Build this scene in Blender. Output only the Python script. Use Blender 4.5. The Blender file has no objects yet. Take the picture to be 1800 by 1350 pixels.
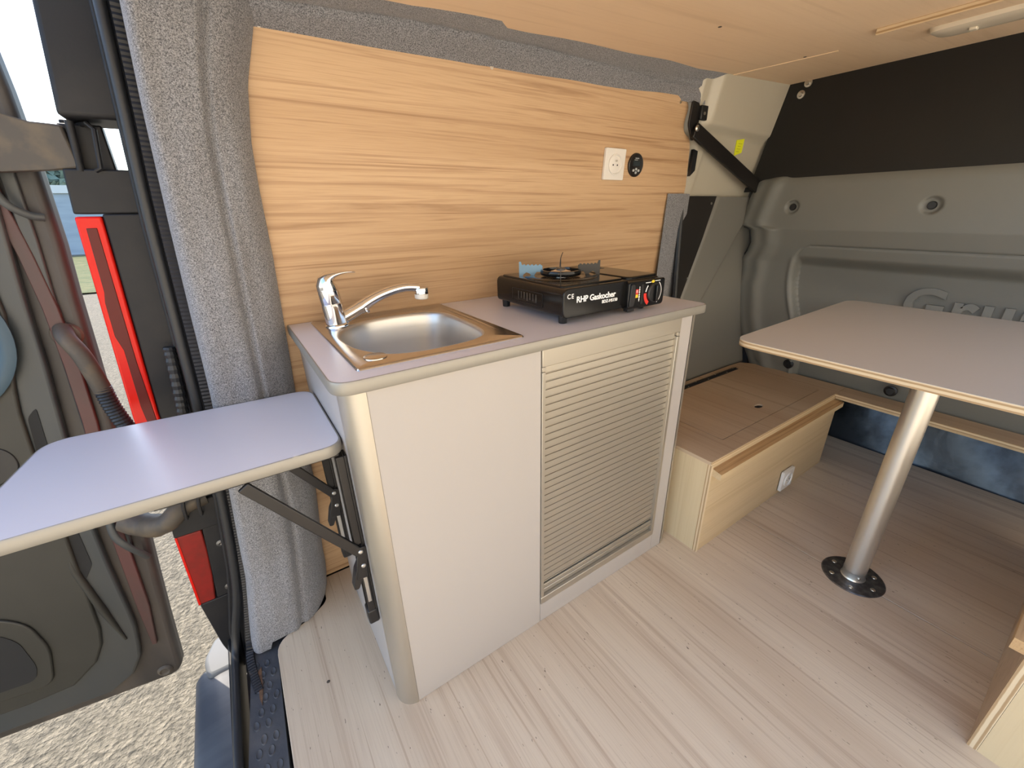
import bpy, bmesh, math, random
from mathutils import Vector, Matrix
random.seed(7)
SC = bpy.context.scene
COL = SC.collection
PI = math.pi

# ------------------------------------------------------------------ camera
cam_d = bpy.data.cameras.new('camera')
cam = bpy.data.objects.new('camera', cam_d); COL.objects.link(cam)
R0 = Vector((0.823, -0.568, -0.015)).normalized()      # right
F0 = Vector((0.519, 0.762, -0.388)).normalized()       # forward
U0 = R0.cross(F0).normalized(); R0 = F0.cross(U0).normalized()
cam.matrix_world = Matrix(((R0.x, U0.x, -F0.x, -0.127), (R0.y, U0.y, -F0.y, -0.672), (R0.z, U0.z, -F0.z, 1.088), (0, 0, 0, 1)))
cam_d.sensor_width = 36; cam_d.lens = 734.5 / 1800 * 36
cam_d.shift_x = -14.06 / 1800; cam_d.shift_y = 5.1 / 1800
cam_d.clip_start = 0.02; cam_d.clip_end = 500
SC.camera = cam

# ------------------------------------------------------------------ light
SC.view_settings.view_transform = 'Standard'
SC.view_settings.look = 'None'
SC.view_settings.gamma = 1
SC.view_settings.use_curve_mapping = False
SC.view_settings.exposure = 2.05
SC.cycles.max_bounces = 10; SC.cycles.diffuse_bounces = 6
SC.cycles.sample_clamp_indirect = 6
SUN_AZ = Vector((-0.42, 0.9, 0)).normalized(); SUN_EL = math.radians(48)
w = bpy.data.worlds.new('sky'); SC.world = w; w.use_nodes = True
nt = w.node_tree; bg = nt.nodes['Background']
sky = nt.nodes.new('ShaderNodeTexSky'); sky.sky_type = 'NISHITA'; sky.sun_disc = False
sky.sun_elevation = SUN_EL; sky.sun_rotation = math.atan2(SUN_AZ.x, SUN_AZ.y)
sky.air_density = 1.0; sky.dust_density = 1.2; sky.ozone_density = 1.0
nt.links.new(sky.outputs[0], bg.inputs[0]); bg.inputs[1].default_value = 0.15
sd = bpy.data.lights.new('sun', 'SUN'); sd.energy = 1.7; sd.angle = math.radians(0.6); sd.color = (1.0, 0.88, 0.72)
so = bpy.data.objects.new('sun', sd); COL.objects.link(so)
so.rotation_euler = (-(SUN_AZ * math.cos(SUN_EL) + Vector((0, 0, math.sin(SUN_EL))))).to_track_quat('-Z', 'Y').to_euler()

# ------------------------------------------------------------------ helpers
OFF = {}
def V(*a): return Vector(a)
def thing(name, label, cat, loc, group=None):
    o = bpy.data.objects.new(name, None); COL.objects.link(o); o.empty_display_size = .05
    o.location = loc; OFF[o.name] = Vector(loc); o['label'] = label; o['category'] = cat
    if group: o['group'] = group
    return o
def obj(name, bm, mat, parent=None, bev=0, seg=2, smooth=35, solid=0, label=None, recalc=True):
    if recalc: bmesh.ops.recalc_face_normals(bm, faces=bm.faces)
    vs = [v.co.copy() for v in bm.verts]
    if parent is None:
        lo = Vector([min(v[i] for v in vs) for i in range(3)]); hi = Vector([max(v[i] for v in vs) for i in range(3)])
        off = Vector(((lo.x + hi.x) / 2, (lo.y + hi.y) / 2, lo.z))
    else: off = OFF[parent.name]
    for v in bm.verts: v.co -= off
    me = bpy.data.meshes.new(name); bm.to_mesh(me); bm.free()
    o = bpy.data.objects.new(name, me); COL.objects.link(o)
    if isinstance(mat, (list, tuple)):
        for m in mat: me.materials.append(m)
    else: me.materials.append(mat)
    if smooth:
        for p in me.polygons: p.use_smooth = True
        me.set_sharp_from_angle(angle=math.radians(smooth))
    if solid:
        s = o.modifiers.new('thick', 'SOLIDIFY'); s.thickness = solid; s.offset = -1
    if bev:
        b = o.modifiers.new('bevel', 'BEVEL'); b.width = bev; b.segments = seg; b.limit_method = 'ANGLE'; b.angle_limit = math.radians(40)
        b.harden_normals = False
    if parent is None: o.location = off; OFF[o.name] = off
    else: o.parent = parent; OFF[o.name] = off
    if label: o['label'] = label
    return o
def tag(o, label, cat, group=None, kind=None):
    if kind: o['kind'] = kind
    if label: o['label'] = label
    if cat: o['category'] = cat
    if group: o['group'] = group
    return o
def struct(o): o['kind'] = 'structure'; return o
def box(bm, x0, x1, y0, y1, z0, z1, mi=0):
    v = [bm.verts.new(p) for p in ((x0,y0,z0),(x1,y0,z0),(x1,y1,z0),(x0,y1,z0),(x0,y0,z1),(x1,y0,z1),(x1,y1,z1),(x0,y1,z1))]
    for f in ((0,3,2,1),(4,5,6,7),(0,1,5,4),(1,2,6,5),(2,3,7,6),(3,0,4,7)):
        bm.faces.new([v[i] for i in f]).material_index = mi
def B(*a, **k):
    bm = bmesh.new(); box(bm, *a, **k); return bm
def prism(bm, pts, f0, f1, mi=0):
    a = [bm.verts.new(f0(*p)) for p in pts]; b = [bm.verts.new(f1(*p)) for p in pts]; n = len(pts)
    bm.faces.new(a).material_index = mi; bm.faces.new(b[::-1]).material_index = mi
    for i in range(n): bm.faces.new((a[i], b[i], b[(i+1) % n], a[(i+1) % n])).material_index = mi
def PR(pts, f0, f1):
    bm = bmesh.new(); prism(bm, pts, f0, f1); return bm
def rounded(pts, r, n=5):
    """round the corners of a polygon; r a number or a list"""
    out = []; N = len(pts)
    for i, p in enumerate(pts):
        ri = r[i] if isinstance(r, (list, tuple)) else r
        p = Vector(p[:2]); a = Vector(pts[i-1][:2]); b = Vector(pts[(i+1) % N][:2])
        if ri <= 0: out.append((p.x, p.y)); continue
        da = (a - p); db = (b - p); t = min(ri, da.length * .49, db.length * .49)
        p0 = p + da.normalized() * t; p1 = p + db.normalized() * t
        for k in range(n + 1):
            s = k / n; q = p0 * (1-s)**2 + p * 2*s*(1-s) + p1 * s*s
            out.append((q.x, q.y))
    return out
def catmull(pts, n=6, closed=True):
    out = []; N = len(pts); P = [Vector(p) for p in pts]
    rng = range(N) if closed else range(N-1)
    for i in rng:
        if closed: a, b, c, d = P[i-1], P[i], P[(i+1) % N], P[(i+2) % N]
        else: a, b, c, d = P[max(i-1, 0)], P[i], P[i+1], P[min(i+2, N-1)]
        for k in range(n):
            t = k / n
            out.append(.5*((2*b) + (c-a)*t + (2*a-5*b+4*c-d)*t*t + (-a+3*b-3*c+d)*t**3))
    if not closed: out.append(P[-1])
    return out
def tube(bm, path, r, n=12, cap=True, squash=None):
    path = [Vector(p) for p in path]; rings = []; up = None
    for i, p in enumerate(path):
        t = (path[min(i+1, len(path)-1)] - path[max(i-1, 0)]).normalized()
        if up is None:
            up = Vector((0, 0, 1)) if abs(t.z) < .9 else Vector((0, 1, 0))
        s = t.cross(up).normalized(); up = s.cross(t).normalized()
        ri = r[i] if isinstance(r, (list, tuple)) else r
        q = squash[i] if isinstance(squash, (list, tuple)) else (squash or 1)
        rings.append([bm.verts.new(p + s*math.cos(2*PI*k/n)*ri + up*math.sin(2*PI*k/n)*ri*q) for k in range(n)])
    for a, b in zip(rings, rings[1:]):
        for k in range(n): bm.faces.new((a[k], a[(k+1) % n], b[(k+1) % n], b[k]))
    if cap: bm.faces.new(rings[0][::-1]); bm.faces.new(rings[-1])
def T(path, r, **k):
    bm = bmesh.new(); tube(bm, path, r, **k); return bm
def lathe(bm, prof, c, axis='z', n=32, mi=0):
    """prof: list of (radius, height) along the axis from c"""
    c = Vector(c); ax = {'x': V(1,0,0), 'y': V(0,1,0), 'z': V(0,0,1), '-x': V(-1,0,0), '-y': V(0,-1,0), '-z': V(0,0,-1)}[axis] if isinstance(axis, str) else Vector(axis).normalized()
    s = ax.orthogonal().normalized(); t = ax.cross(s)
    rings = []
    for r, h in prof:
        if r <= 1e-6: rings.append([bm.verts.new(c + ax*h)])
        else: rings.append([bm.verts.new(c + ax*h + s*math.cos(2*PI*k/n)*r + t*math.sin(2*PI*k/n)*r) for k in range(n)])
    for a, b in zip(rings, rings[1:]):
        for k in range(n):
            k2 = (k+1) % n
            if len(a) == 1 and len(b) == 1: continue
            if len(a) == 1: f = (a[0], b[k], b[k2])
            elif len(b) == 1: f = (a[k], a[k2], b[0])
            else: f = (a[k], a[k2], b[k2], b[k])
            bm.faces.new(f).material_index = mi
def L(prof, c, axis='z', n=32):
    bm = bmesh.new(); lathe(bm, prof, c, axis, n); return bm
def text(s, size, loc, xa, ya, depth=.0006, bold=0, align='LEFT', space=1):
    """text mesh (bmesh) at loc, reading along xa, up ya"""
    cu = bpy.data.curves.new('t', 'FONT'); cu.body = s; cu.size = size; cu.extrude = depth; cu.offset = bold; cu.align_x = align
    cu.space_character = space; cu.resolution_u = 4
    o = bpy.data.objects.new('t', cu); me = bpy.data.meshes.new_from_object(o)
    bm = bmesh.new(); bm.from_mesh(me)
    bpy.data.objects.remove(o); bpy.data.curves.remove(cu); bpy.data.meshes.remove(me)
    xa = Vector(xa).normalized(); za = xa.cross(Vector(ya)).normalized(); ya = za.cross(xa)
    m = Matrix(((xa.x, ya.x, za.x, loc[0]), (xa.y, ya.y, za.y, loc[1]), (xa.z, ya.z, za.z, loc[2]), (0,0,0,1)))
    bm.transform(m); return bm
def join(*bms):
    a = bms[0]
    for b in bms[1:]:
        me = bpy.data.meshes.new('tmp'); b.to_mesh(me); a.from_mesh(me); b.free(); bpy.data.meshes.remove(me)
    return a
def interp(tab, t):
    """piecewise linear table [(t, v..)] with t rising"""
    if t <= tab[0][0]: return tab[0][1:] if len(tab[0]) > 2 else tab[0][1]
    for a, b in zip(tab, tab[1:]):
        if t <= b[0]:
            s = (t - a[0]) / (b[0] - a[0]); r = [x*(1-s) + y*s for x, y in zip(a[1:], b[1:])]
            return r if len(r) > 1 else r[0]
    return tab[-1][1:] if len(tab[-1]) > 2 else tab[-1][1]
def grid(bm, nu, nv, f, close_u=False):
    g = [[bm.verts.new(f(i/(nu-1), j/(nv-1))) for i in range(nu)] for j in range(nv)]
    for j in range(nv-1):
        for i in range(nu-1): bm.faces.new((g[j][i], g[j][i+1], g[j+1][i+1], g[j+1][i]))
    return g
def sstep(a, b, x):
    t = max(0, min(1, (x-a)/(b-a))); return t*t*(3-2*t)

# ------------------------------------------------------------------ materials
def mat(name, col, rough=.5, metal=0, spec=.5, coat=0, bump=None, noise=None, trans=0, emit=None, aniso=0):
    m = bpy.data.materials.new(name); m.use_nodes = True; n = m.node_tree.nodes; l = m.node_tree.links
    b = n['Principled BSDF']; b.inputs['Base Color'].default_value = (*col, 1); b.inputs['Roughness'].default_value = rough
    b.inputs['Metallic'].default_value = metal; b.inputs['Specular IOR Level'].default_value = spec
    if coat: b.inputs['Coat Weight'].default_value = coat; b.inputs['Coat Roughness'].default_value = .1
    if trans: b.inputs['Transmission Weight'].default_value = trans
    if aniso: b.inputs['Anisotropic'].default_value = aniso
    tc = n.new('ShaderNodeTexCoord')
    if noise:      # (scale(3), contrast colour, amount)
        sc, c2, amt = noise
        mp = n.new('ShaderNodeMapping'); mp.inputs['Scale'].default_value = sc if isinstance(sc, tuple) else (sc,)*3
        no = n.new('ShaderNodeTexNoise'); no.inputs['Scale'].default_value = 1; no.inputs['Detail'].default_value = 5
        l.new(tc.outputs['Object'], mp.inputs[0]); l.new(mp.outputs[0], no.inputs['Vector'])
        cr = n.new('ShaderNodeMapRange'); cr.inputs['From Min'].default_value = .42; cr.inputs['From Max'].default_value = .68; cr.inputs['To Max'].default_value = amt
        l.new(no.outputs['Fac'], cr.inputs['Value'])
        mx = n.new('ShaderNodeMix'); mx.data_type = 'RGBA'; mx.inputs[6].default_value = (*col, 1); mx.inputs[7].default_value = (*c2, 1)
        l.new(cr.outputs[0], mx.inputs[0]); l.new(mx.outputs[2], b.inputs['Base Color'])
    if bump:       # (scale, strength, distance)
        sc, st, di = bump
        mp = n.new('ShaderNodeMapping'); mp.inputs['Scale'].default_value = sc if isinstance(sc, tuple) else (sc,)*3
        no = n.new('ShaderNodeTexNoise'); no.inputs['Scale'].default_value = 1; no.inputs['Detail'].default_value = 3
        l.new(tc.outputs['Object'], mp.inputs[0]); l.new(mp.outputs[0], no.inputs['Vector'])
        bu = n.new('ShaderNodeBump'); bu.inputs['Strength'].default_value = st; bu.inputs['Distance'].default_value = di
        l.new(no.outputs['Fac'], bu.inputs['Height']); l.new(bu.outputs[0], b.inputs['Normal'])
    return m
def wood(name, light, mid, dark, axis='x', rough=.45, freq=1.0, contrast=1.0, rough_bump=.15, specks=0, seed=0, coat=0):
    """grain runs along axis"""
    m = bpy.data.materials.new(name); m.use_nodes = True; n = m.node_tree.nodes; l = m.node_tree.links
    b = n['Principled BSDF']; b.inputs['Roughness'].default_value = rough
    if coat: b.inputs['Coat Weight'].default_value = coat; b.inputs['Coat Roughness'].default_value = .25
    tc = n.new('ShaderNodeTexCoord')
    i = 'xyz'.index(axis)
    def mapped(along, across, off):
        mp = n.new('ShaderNodeMapping'); s = [across*freq]*3; s[i] = along*freq
        mp.inputs['Scale'].default_value = s; mp.inputs['Location'].default_value = (off+seed, off*1.7, off*.6+seed*.3)
        l.new(tc.outputs['Object'], mp.inputs[0]); return mp.outputs[0]
    def noi(vec, det, dist, rou=.5):
        no = n.new('ShaderNodeTexNoise'); no.inputs['Scale'].default_value = 1; no.inputs['Detail'].default_value = det
        no.inputs['Distortion'].default_value = dist; no.inputs['Roughness'].default_value = rou; l.new(vec, no.inputs['Vector']); return no.outputs['Fac']
    def mr(v, a, bb, to=1.0):
        r = n.new('ShaderNodeMapRange'); r.inputs['From Min'].default_value = a; r.inputs['From Max'].default_value = bb; r.inputs['To Max'].default_value = to
        l.new(v, r.inputs['Value']); return r.outputs[0]
    def mix(f, a, bb):
        x = n.new('ShaderNodeMix'); x.data_type = 'RGBA'; l.new(f, x.inputs[0])
        for k, c in ((6, a), (7, bb)):
            if isinstance(c, tuple): x.inputs[k].default_value = (*c, 1)
            else: l.new(c, x.inputs[k])
        return x.outputs[2]
    broad = noi(mapped(.7, 7, 3), 2, .3)
    grain = noi(mapped(.75, 38, 11), 5, .8, .62)
    streak = noi(mapped(1.3, 95, 23), 3, .5, .5)
    fine = noi(mapped(9, 420, 31), 2, 0)
    c = mix(mr(broad, .38, .64), light, mid)
    c = mix(mr(grain, .52, .74, .75*contrast), c, dark)
    c = mix(mr(streak, .60, .68, .5*contrast), c, dark)
    c = mix(mr(fine, .45, .75, .22*contrast), c, dark)
    if specks:
        sp = noi(mapped(70, 260, 41), 1, 0)
        c = mix(mr(sp, .755, .79, specks), c, tuple(x*.35 for x in dark))
    l.new(c, b.inputs['Base Color'])
    bu = n.new('ShaderNodeBump'); bu.inputs['Strength'].default_value = rough_bump; bu.inputs['Distance'].default_value = .0006
    l.new(grain, bu.inputs['Height']); l.new(bu.outputs[0], b.inputs['Normal'])
    return m
def ply_edge(name, a, bcol, period=.0045, axis='z', rough=.6):
    m = bpy.data.materials.new(name); m.use_nodes = True; n = m.node_tree.nodes; l = m.node_tree.links
    b = n['Principled BSDF']; b.inputs['Roughness'].default_value = rough
    tc = n.new('ShaderNodeTexCoord'); wv = n.new('ShaderNodeTexWave'); wv.wave_type = 'BANDS'; wv.bands_direction = axis.upper()
    wv.inputs['Scale'].default_value = 1/period/3.18/ (1) * .5; wv.inputs['Distortion'].default_value = .6; wv.inputs['Detail'].default_value = 2
    l.new(tc.outputs['Object'], wv.inputs['Vector'])
    x = n.new('ShaderNodeMix'); x.data_type = 'RGBA'; x.inputs[6].default_value = (*a, 1); x.inputs[7].default_value = (*bcol, 1)
    r = n.new('ShaderNodeMapRange'); r.inputs['From Min'].default_value = .45; r.inputs['From Max'].default_value = .8
    l.new(wv.outputs['Fac'], r.inputs['Value']); l.new(r.outputs[0], x.inputs[0]); l.new(x.outputs[2], b.inputs['Base Color'])
    return m
def felt_mat(name, a, c):
    m = bpy.data.materials.new(name); m.use_nodes = True; n = m.node_tree.nodes; l = m.node_tree.links
    b = n['Principled BSDF']; b.inputs['Roughness'].default_value = .95; b.inputs['Specular IOR Level'].default_value = .1
    b.inputs['Sheen Weight'].default_value = .25; b.inputs['Sheen Roughness'].default_value = .5
    tc = n.new('ShaderNodeTexCoord')
    no = n.new('ShaderNodeTexNoise'); no.inputs['Scale'].default_value = 560; no.inputs['Detail'].default_value = 5; no.inputs['Distortion'].default_value = .8
    l.new(tc.outputs['Object'], no.inputs['Vector'])
    r = n.new('ShaderNodeMapRange'); r.inputs['From Min'].default_value = .38; r.inputs['From Max'].default_value = .62; l.new(no.outputs['Fac'], r.inputs['Value'])
    x = n.new('ShaderNodeMix'); x.data_type = 'RGBA'; x.inputs[6].default_value = (*a, 1); x.inputs[7].default_value = (*c, 1)
    l.new(r.outputs[0], x.inputs[0]); l.new(x.outputs[2], b.inputs['Base Color'])
    bu = n.new('ShaderNodeBump'); bu.inputs['Strength'].default_value = .5; bu.inputs['Distance'].default_value = .002
    l.new(no.outputs['Fac'], bu.inputs['Height']); l.new(bu.outputs[0], b.inputs['Normal'])
    return m

M = {}
M['wallwood'] = wood('honey_beech_laminate', (.58,.39,.225), (.49,.315,.17), (.27,.14,.06), 'x', .5, 1.15, 1.15, .05)
M['floorwood'] = wood('pale_pine_floor', (.69,.57,.415), (.60,.475,.335), (.36,.235,.15), 'y', .42, .9, .85, .1, specks=.8, coat=.15)
M['ceilwood'] = wood('poplar_ply_ceiling', (.86,.66,.45), (.80,.59,.38), (.60,.41,.24), 'x', .55, .35, .45, .05)
M['ply'] = wood('poplar_ply', (.60,.46,.28), (.53,.39,.22), (.38,.25,.12), 'x', .55, .5, .6, .1, seed=4)
M['plylight'] = wood('birch_ply_face', (.66,.54,.34), (.60,.47,.28), (.42,.28,.14), 'z', .55, .5, .5, .1, seed=9)
M['lidwood'] = wood('pink_ply_lid', (.56,.43,.295), (.48,.345,.225), (.34,.22,.13), 'y', .5, .6, .8, .1, seed=2)
M['pine'] = wood('pine_batten', (.52,.34,.17), (.44,.26,.11), (.20,.09,.03), 'x', .55, 1.2, 1.3, .2, seed=6)
M['plyedge'] = ply_edge('ply_edge_layers', (.66,.52,.33), (.40,.26,.13), .005)
M['plyedge_y'] = ply_edge('ply_edge_layers_upright', (.66,.52,.33), (.40,.26,.13), .005, 'y')
M['felt'] = felt_mat('grey_felt', (.085,.087,.095), (.33,.33,.345))
M['white'] = mat('white_laminate', (.41,.378,.35), .38, spec=.4)
M['worktop'] = mat('pale_grey_laminate', (.60,.57,.59), .3, spec=.5, bump=(900, .05, .0002))
M['tabletop'] = mat('taupe_laminate', (.53,.475,.405), .45, bump=(900, .05, .0002))
M['alu'] = mat('champagne_anodised', (.48,.44,.37), .38, metal=.75, aniso=.3)
M['alu2'] = mat('satin_edge_band', (.30,.28,.24), .45, metal=.4)
M['poleal'] = mat('satin_silver_tube', (.70,.66,.58), .33, metal=.85)
M['chrome'] = mat('chrome', (.82,.82,.84), .05, metal=1)
M['steel'] = mat('brushed_steel', (.60,.56,.52), .24, metal=1, noise=((3, 300, 3), (.48,.44,.40), .6))
M['steel_d'] = mat('dark_cast_steel', (.10,.10,.10), .35, metal=.8, noise=(60, (.28,.27,.26), .5))
M['screw'] = mat('zinc_screw', (.65,.63,.58), .3, metal=1)
M['black'] = mat('gloss_black_enamel', (.006,.006,.006), .16, spec=.35)
M['blackp'] = mat('black_plastic', (.010,.010,.011), .42)
M['blackm'] = mat('black_powder_coat', (.012,.010,.009), .38, spec=.5)
M['panelblack'] = mat('black_board', (.012,.011,.0095), .6, noise=(4, (.015,.0132,.011), .6), spec=.35)
M['rubber'] = mat('black_rubber', (.014,.015,.017), .45, bump=(120, .3, .001))
M['rubber2'] = mat('dusty_rubber_mat', (.055,.058,.065), .6, noise=(14, (.11,.105,.10), .6), bump=(150, .4, .001))
M['rib'] = mat('ribbed_rubber', (.014,.014,.016), .5)
M['greyp'] = mat('grey_moulded_plastic', (.165,.165,.148), .48, bump=(700, .12, .0004), noise=(7, (.18,.175,.155), .5))
M['greyp2'] = mat('grey_side_trim', (.165,.16,.142), .5, bump=(700, .12, .0004))
M['beige'] = mat('beige_body_paint', (.46,.42,.33), .35, coat=.2)
M['pillar'] = mat('dusty_pillar_plastic', (.012,.0125,.015), .5, noise=(9, (.028,.026,.025), .5), bump=(200, .2, .0006), spec=.3)
M['doorshell'] = mat('dusty_grey_door_metal', (.034,.040,.043), .42, noise=((5, 5, 2), (.058,.055,.048), .7))
M['doorrim'] = mat('brown_dusty_door_edge', (.030,.026,.024), .5, noise=((9, 9, 2), (.085,.070,.058), .7))
M['doorred'] = mat('worn_maroon_channel', (.075,.026,.024), .5, noise=((8, 8, 3), (.045,.036,.030), 1.0))
M['trimp'] = mat('dark_door_trim', (.022,.0215,.017), .5, noise=(5, (.032,.030,.024), .6), bump=(400, .2, .0005))
M['bluerim'] = mat('blue_grey_ring', (.035,.07,.10), .5)
M['dust'] = mat('dusty_brown_steel', (.060,.050,.040), .6, noise=(30, (.12,.09,.055), .7))
M['lens'] = mat('red_lamp_lens', (.60,.012,.006), .25, spec=.25)
M['lens2'] = mat('dark_red_lens', (.10,.010,.008), .35, spec=.25)
M['lens3'] = mat('lower_red_lens', (.22,.018,.014), .35, spec=.25, noise=(40, (.14,.02,.014), .6))
M['whitep'] = mat('white_plastic', (.78,.75,.70), .3)
M['whiteprint'] = mat('white_print', (.85,.85,.85), .5)
M['redprint'] = mat('red_print', (.65,.03,.02), .4)
M['yelprint'] = mat('yellow_print', (.80,.55,.03), .4)
M['sticker'] = mat('yellow_sticker', (.75,.78,.02), .5)
M['lamp'] = mat('dome_lamp_plastic', (.70,.62,.48), .25, spec=.6)
M['screen'] = mat('dark_screen', (.03,.04,.045), .1)
M['hole'] = mat('hole_shade', (.01,.01,.01), .8)  # near-black standing in for the shade inside holes, slots and gaps
M['paint'] = mat('grey_van_paint', (.12,.125,.125), .6)
M['bumper'] = mat('bumper_plastic', (.05,.056,.068), .5, noise=((3, 20, 3), (.10,.11,.12), .6))
M['darkmetal'] = mat('dark_painted_metal', (.085,.098,.115), .34, metal=.7, noise=(9, (.02,.022,.026), .8), bump=(18, .4, .004))
M['rust'] = mat('rusty_edge', (.10,.05,.025), .8, noise=(90, (.25,.13,.06), .8))

# =================================================================== SETTING
def wy(z): return .535 - .085*z                          # the leaning side wall
def cz(x): return 1.45 + .042*x                          # the rising roof

# ---- ground, far wall, trees
def gravel():
    m = bpy.data.materials.new('gravel_ground'); m.use_nodes = True; n = m.node_tree.nodes; l = m.node_tree.links
    b = n['Principled BSDF']; b.inputs['Roughness'].default_value = .9
    tc = n.new('ShaderNodeTexCoord')
    v = n.new('ShaderNodeTexVoronoi'); v.inputs['Scale'].default_value = 45; l.new(tc.outputs['Object'], v.inputs['Vector'])
    no = n.new('ShaderNodeTexNoise'); no.inputs['Scale'].default_value = 60; no.inputs['Detail'].default_value = 6; l.new(tc.outputs['Object'], no.inputs['Vector'])
    cr = n.new('ShaderNodeValToRGB'); cr.color_ramp.elements[0].position = .3; cr.color_ramp.elements[0].color = (.13,.11,.072,1)
    cr.color_ramp.elements[1].position = .7; cr.color_ramp.elements[1].color = (.23,.195,.135,1)
    l.new(no.outputs['Fac'], cr.inputs[0])
    x = n.new('ShaderNodeMix'); x.data_type = 'RGBA'; x.blend_type = 'OVERLAY'; x.inputs[0].default_value = .35
    bw = n.new('ShaderNodeRGBToBW'); l.new(v.outputs['Color'], bw.inputs[0]); l.new(cr.outputs[0], x.inputs[6]); l.new(bw.outputs[0], x.inputs[7])
    hs = n.new('ShaderNodeHueSaturation'); hs.inputs['Saturation'].default_value = 1.0; l.new(x.outputs[2], hs.inputs['Color'])
    l.new(hs.outputs[0], b.inputs['Base Color'])
    bu = n.new('ShaderNodeBump'); bu.inputs['Strength'].default_value = .9; bu.inputs['Distance'].default_value = .03
    l.new(no.outputs['Fac'], bu.inputs['Height']); l.new(bu.outputs[0], b.inputs['Normal'])
    return m
M['gravel'] = gravel()
gz = -.6
struct(obj('trim_1', B(-60, 60, -60, 60, gz-.1, gz), M['gravel'])).name = 'ground'
bm = bmesh.new(); grid(bm, 40, 8, lambda u, v: V(-24+22*u, 14+14*v + .5*math.sin(u*31), gz + .02 + .05*random.random()))
M['grass'] = mat('short_grass', (.08,.10,.025), .9, noise=(3, (.17,.15,.05), .8), bump=(30, .8, .05))  # green, mottled at random with a yellower tone
tag(obj('grass', bm, M['grass']), 'strip of short green grass before the far concrete wall', 'grass', kind='stuff')
M['conc'] = mat('grey_concrete_wall', (.36,.41,.44), .8, noise=((.6, .6, 3), (.28,.32,.36), .8))
wl = thing('boundary_wall', 'pale grey concrete wall far off beyond the gravel yard', 'wall', (-10, 30, gz))
obj('wall_face', B(-40, 12, 30, 30.3, gz, 2.2), M['conc'], wl)
obj('wall_coping', B(-40, 12, 29.9, 30.4, 2.2, 2.55), mat('light_coping', (.62,.62,.58), .7), wl)
M['leaf'] = mat('blue_green_foliage', (.10,.15,.12), .8, noise=(1.2, (.22,.28,.20), .8))
for k, (x, y, r, h, lb) in enumerate([(-7.3, 36, 2.0, 3.3, 'bushy tree rising over the far concrete wall, beside the van pillar')]):
    t = thing('tree', lb, 'tree', (x, y, gz), None)
    obj('trunk', T([(x, y, gz), (x+.1, y, gz+1.5), (x, y, h)], [.22, .17, .08]), M['dust'], t)
    bm = bmesh.new()
    for i in range(900):
        a = random.random()*2*PI; q = random.uniform(-1, 1); rr = r*(.55+.5*random.random())
        c = V(x + rr*math.cos(a)*math.sqrt(1-q*q), y + rr*math.sin(a)*math.sqrt(1-q*q), h + 0.9*rr*q)
        d1 = V(random.gauss(0,1), random.gauss(0,1), random.gauss(0,1)).normalized()*.3; d2 = d1.orthogonal().normalized()*.22
        bm.faces.new([bm.verts.new(c+d) for d in (d1, d2, -d1, -d2)])
    obj('foliage', bm, M['leaf'], t, smooth=0, recalc=False)

# ---- the van's own shell, with added bounce surfaces outside
bm = bmesh.new(); box(bm, -.24, 3.3, -.9, .62, 1.60, 1.66)
struct(obj('roof', bm, M['paint'], bev=.03)).name = 'trim_1'
bm = bmesh.new(); prism(bm, [(-.2, -.12), (3.3, -.12), (3.3, 1.62), (-.12, 1.62)], lambda x, z: V(x, .64-.05*z, z), lambda x, z: V(x, .67-.05*z, z))
struct(obj('trim_2', bm, M['paint']))
bm = bmesh.new(); box(bm, -.33, 3.3, -1.28, .62, -.12, -.06)
struct(obj('trim_3', bm, M['blackp']))
M['render'] = mat('cream_bounce', (.80,.72,.58), .9)
struct(obj('trim_9', B(-9, 12, -6.5, -1.15, gz, gz+.02), mat('pale_bounce', (.70,.62,.48), .85))).name = 'bounce_ground'  # pale ground added out of view to bounce warm sunlight inside
gw = thing('bounce_wall', 'tall cream wall added out of view to bounce sunlight into the van', 'wall', (2, -6.5, gz))
obj('wall_face', B(-9, 12, -6.8, -6.5, gz, 4.5), M['render'], gw)  # unseen wall, added to throw warm sunlight into the van
obj('wall_coping', B(-9, 12, -6.85, -6.45, 4.5, 4.6), M['paint'], gw)
bm = bmesh.new(); box(bm, 1.92, 3.3, -1.28, -1.22, -.06, 1.58)
struct(obj('wall_right', bm, M['beige']))
bm = bmesh.new(); box(bm, 3.2, 3.26, -1.22, .6, -.1, 1.6)
struct(obj('trim_4', bm, M['blackp']))

# ---- floor board, seam at x = 1.28
fl = rounded([(-.262, -1.2), (1.2785, -1.2), (1.2785, .53), (-.02, .53), (-.10, .53), (-.10, .435), (-.156, .395), (-.246, .372)], [0,0,0,0,.01,.02,.04,.05])
bm = PR(fl, lambda x, y: V(x, y, 0), lambda x, y: V(x, y, -.06))
box(bm, 1.2805, 2.24, -1.2, .50, -.06, 0)
fo = struct(obj('floor', bm, M['floorwood'], bev=.0015, seg=1))
# ---- ceiling
ce_pts = rounded([(-.3, .30), (.365, .306), (.383, .32), (.392, .297), (.50, .297), (.527, .329), (.945, .357), (.956, .333), (1.08, .335), (1.125, .362), (1.46, .385), (1.475, .36), (1.55, .373), (1.65, .39), (1.88, .343), (1.88, -.88), (-.3, -.88)],
    [0,.01,.01,.01,.01,.012,.012,.006,.006,.01,.01,.006,.01,.02,0,0,0], 3)
bm = PR(ce_pts, lambda x, y: V(x, y, cz(x)), lambda x, y: V(x, y, cz(x)+.006))
struct(obj('ceiling', bm, M['ceilwood']))
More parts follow.
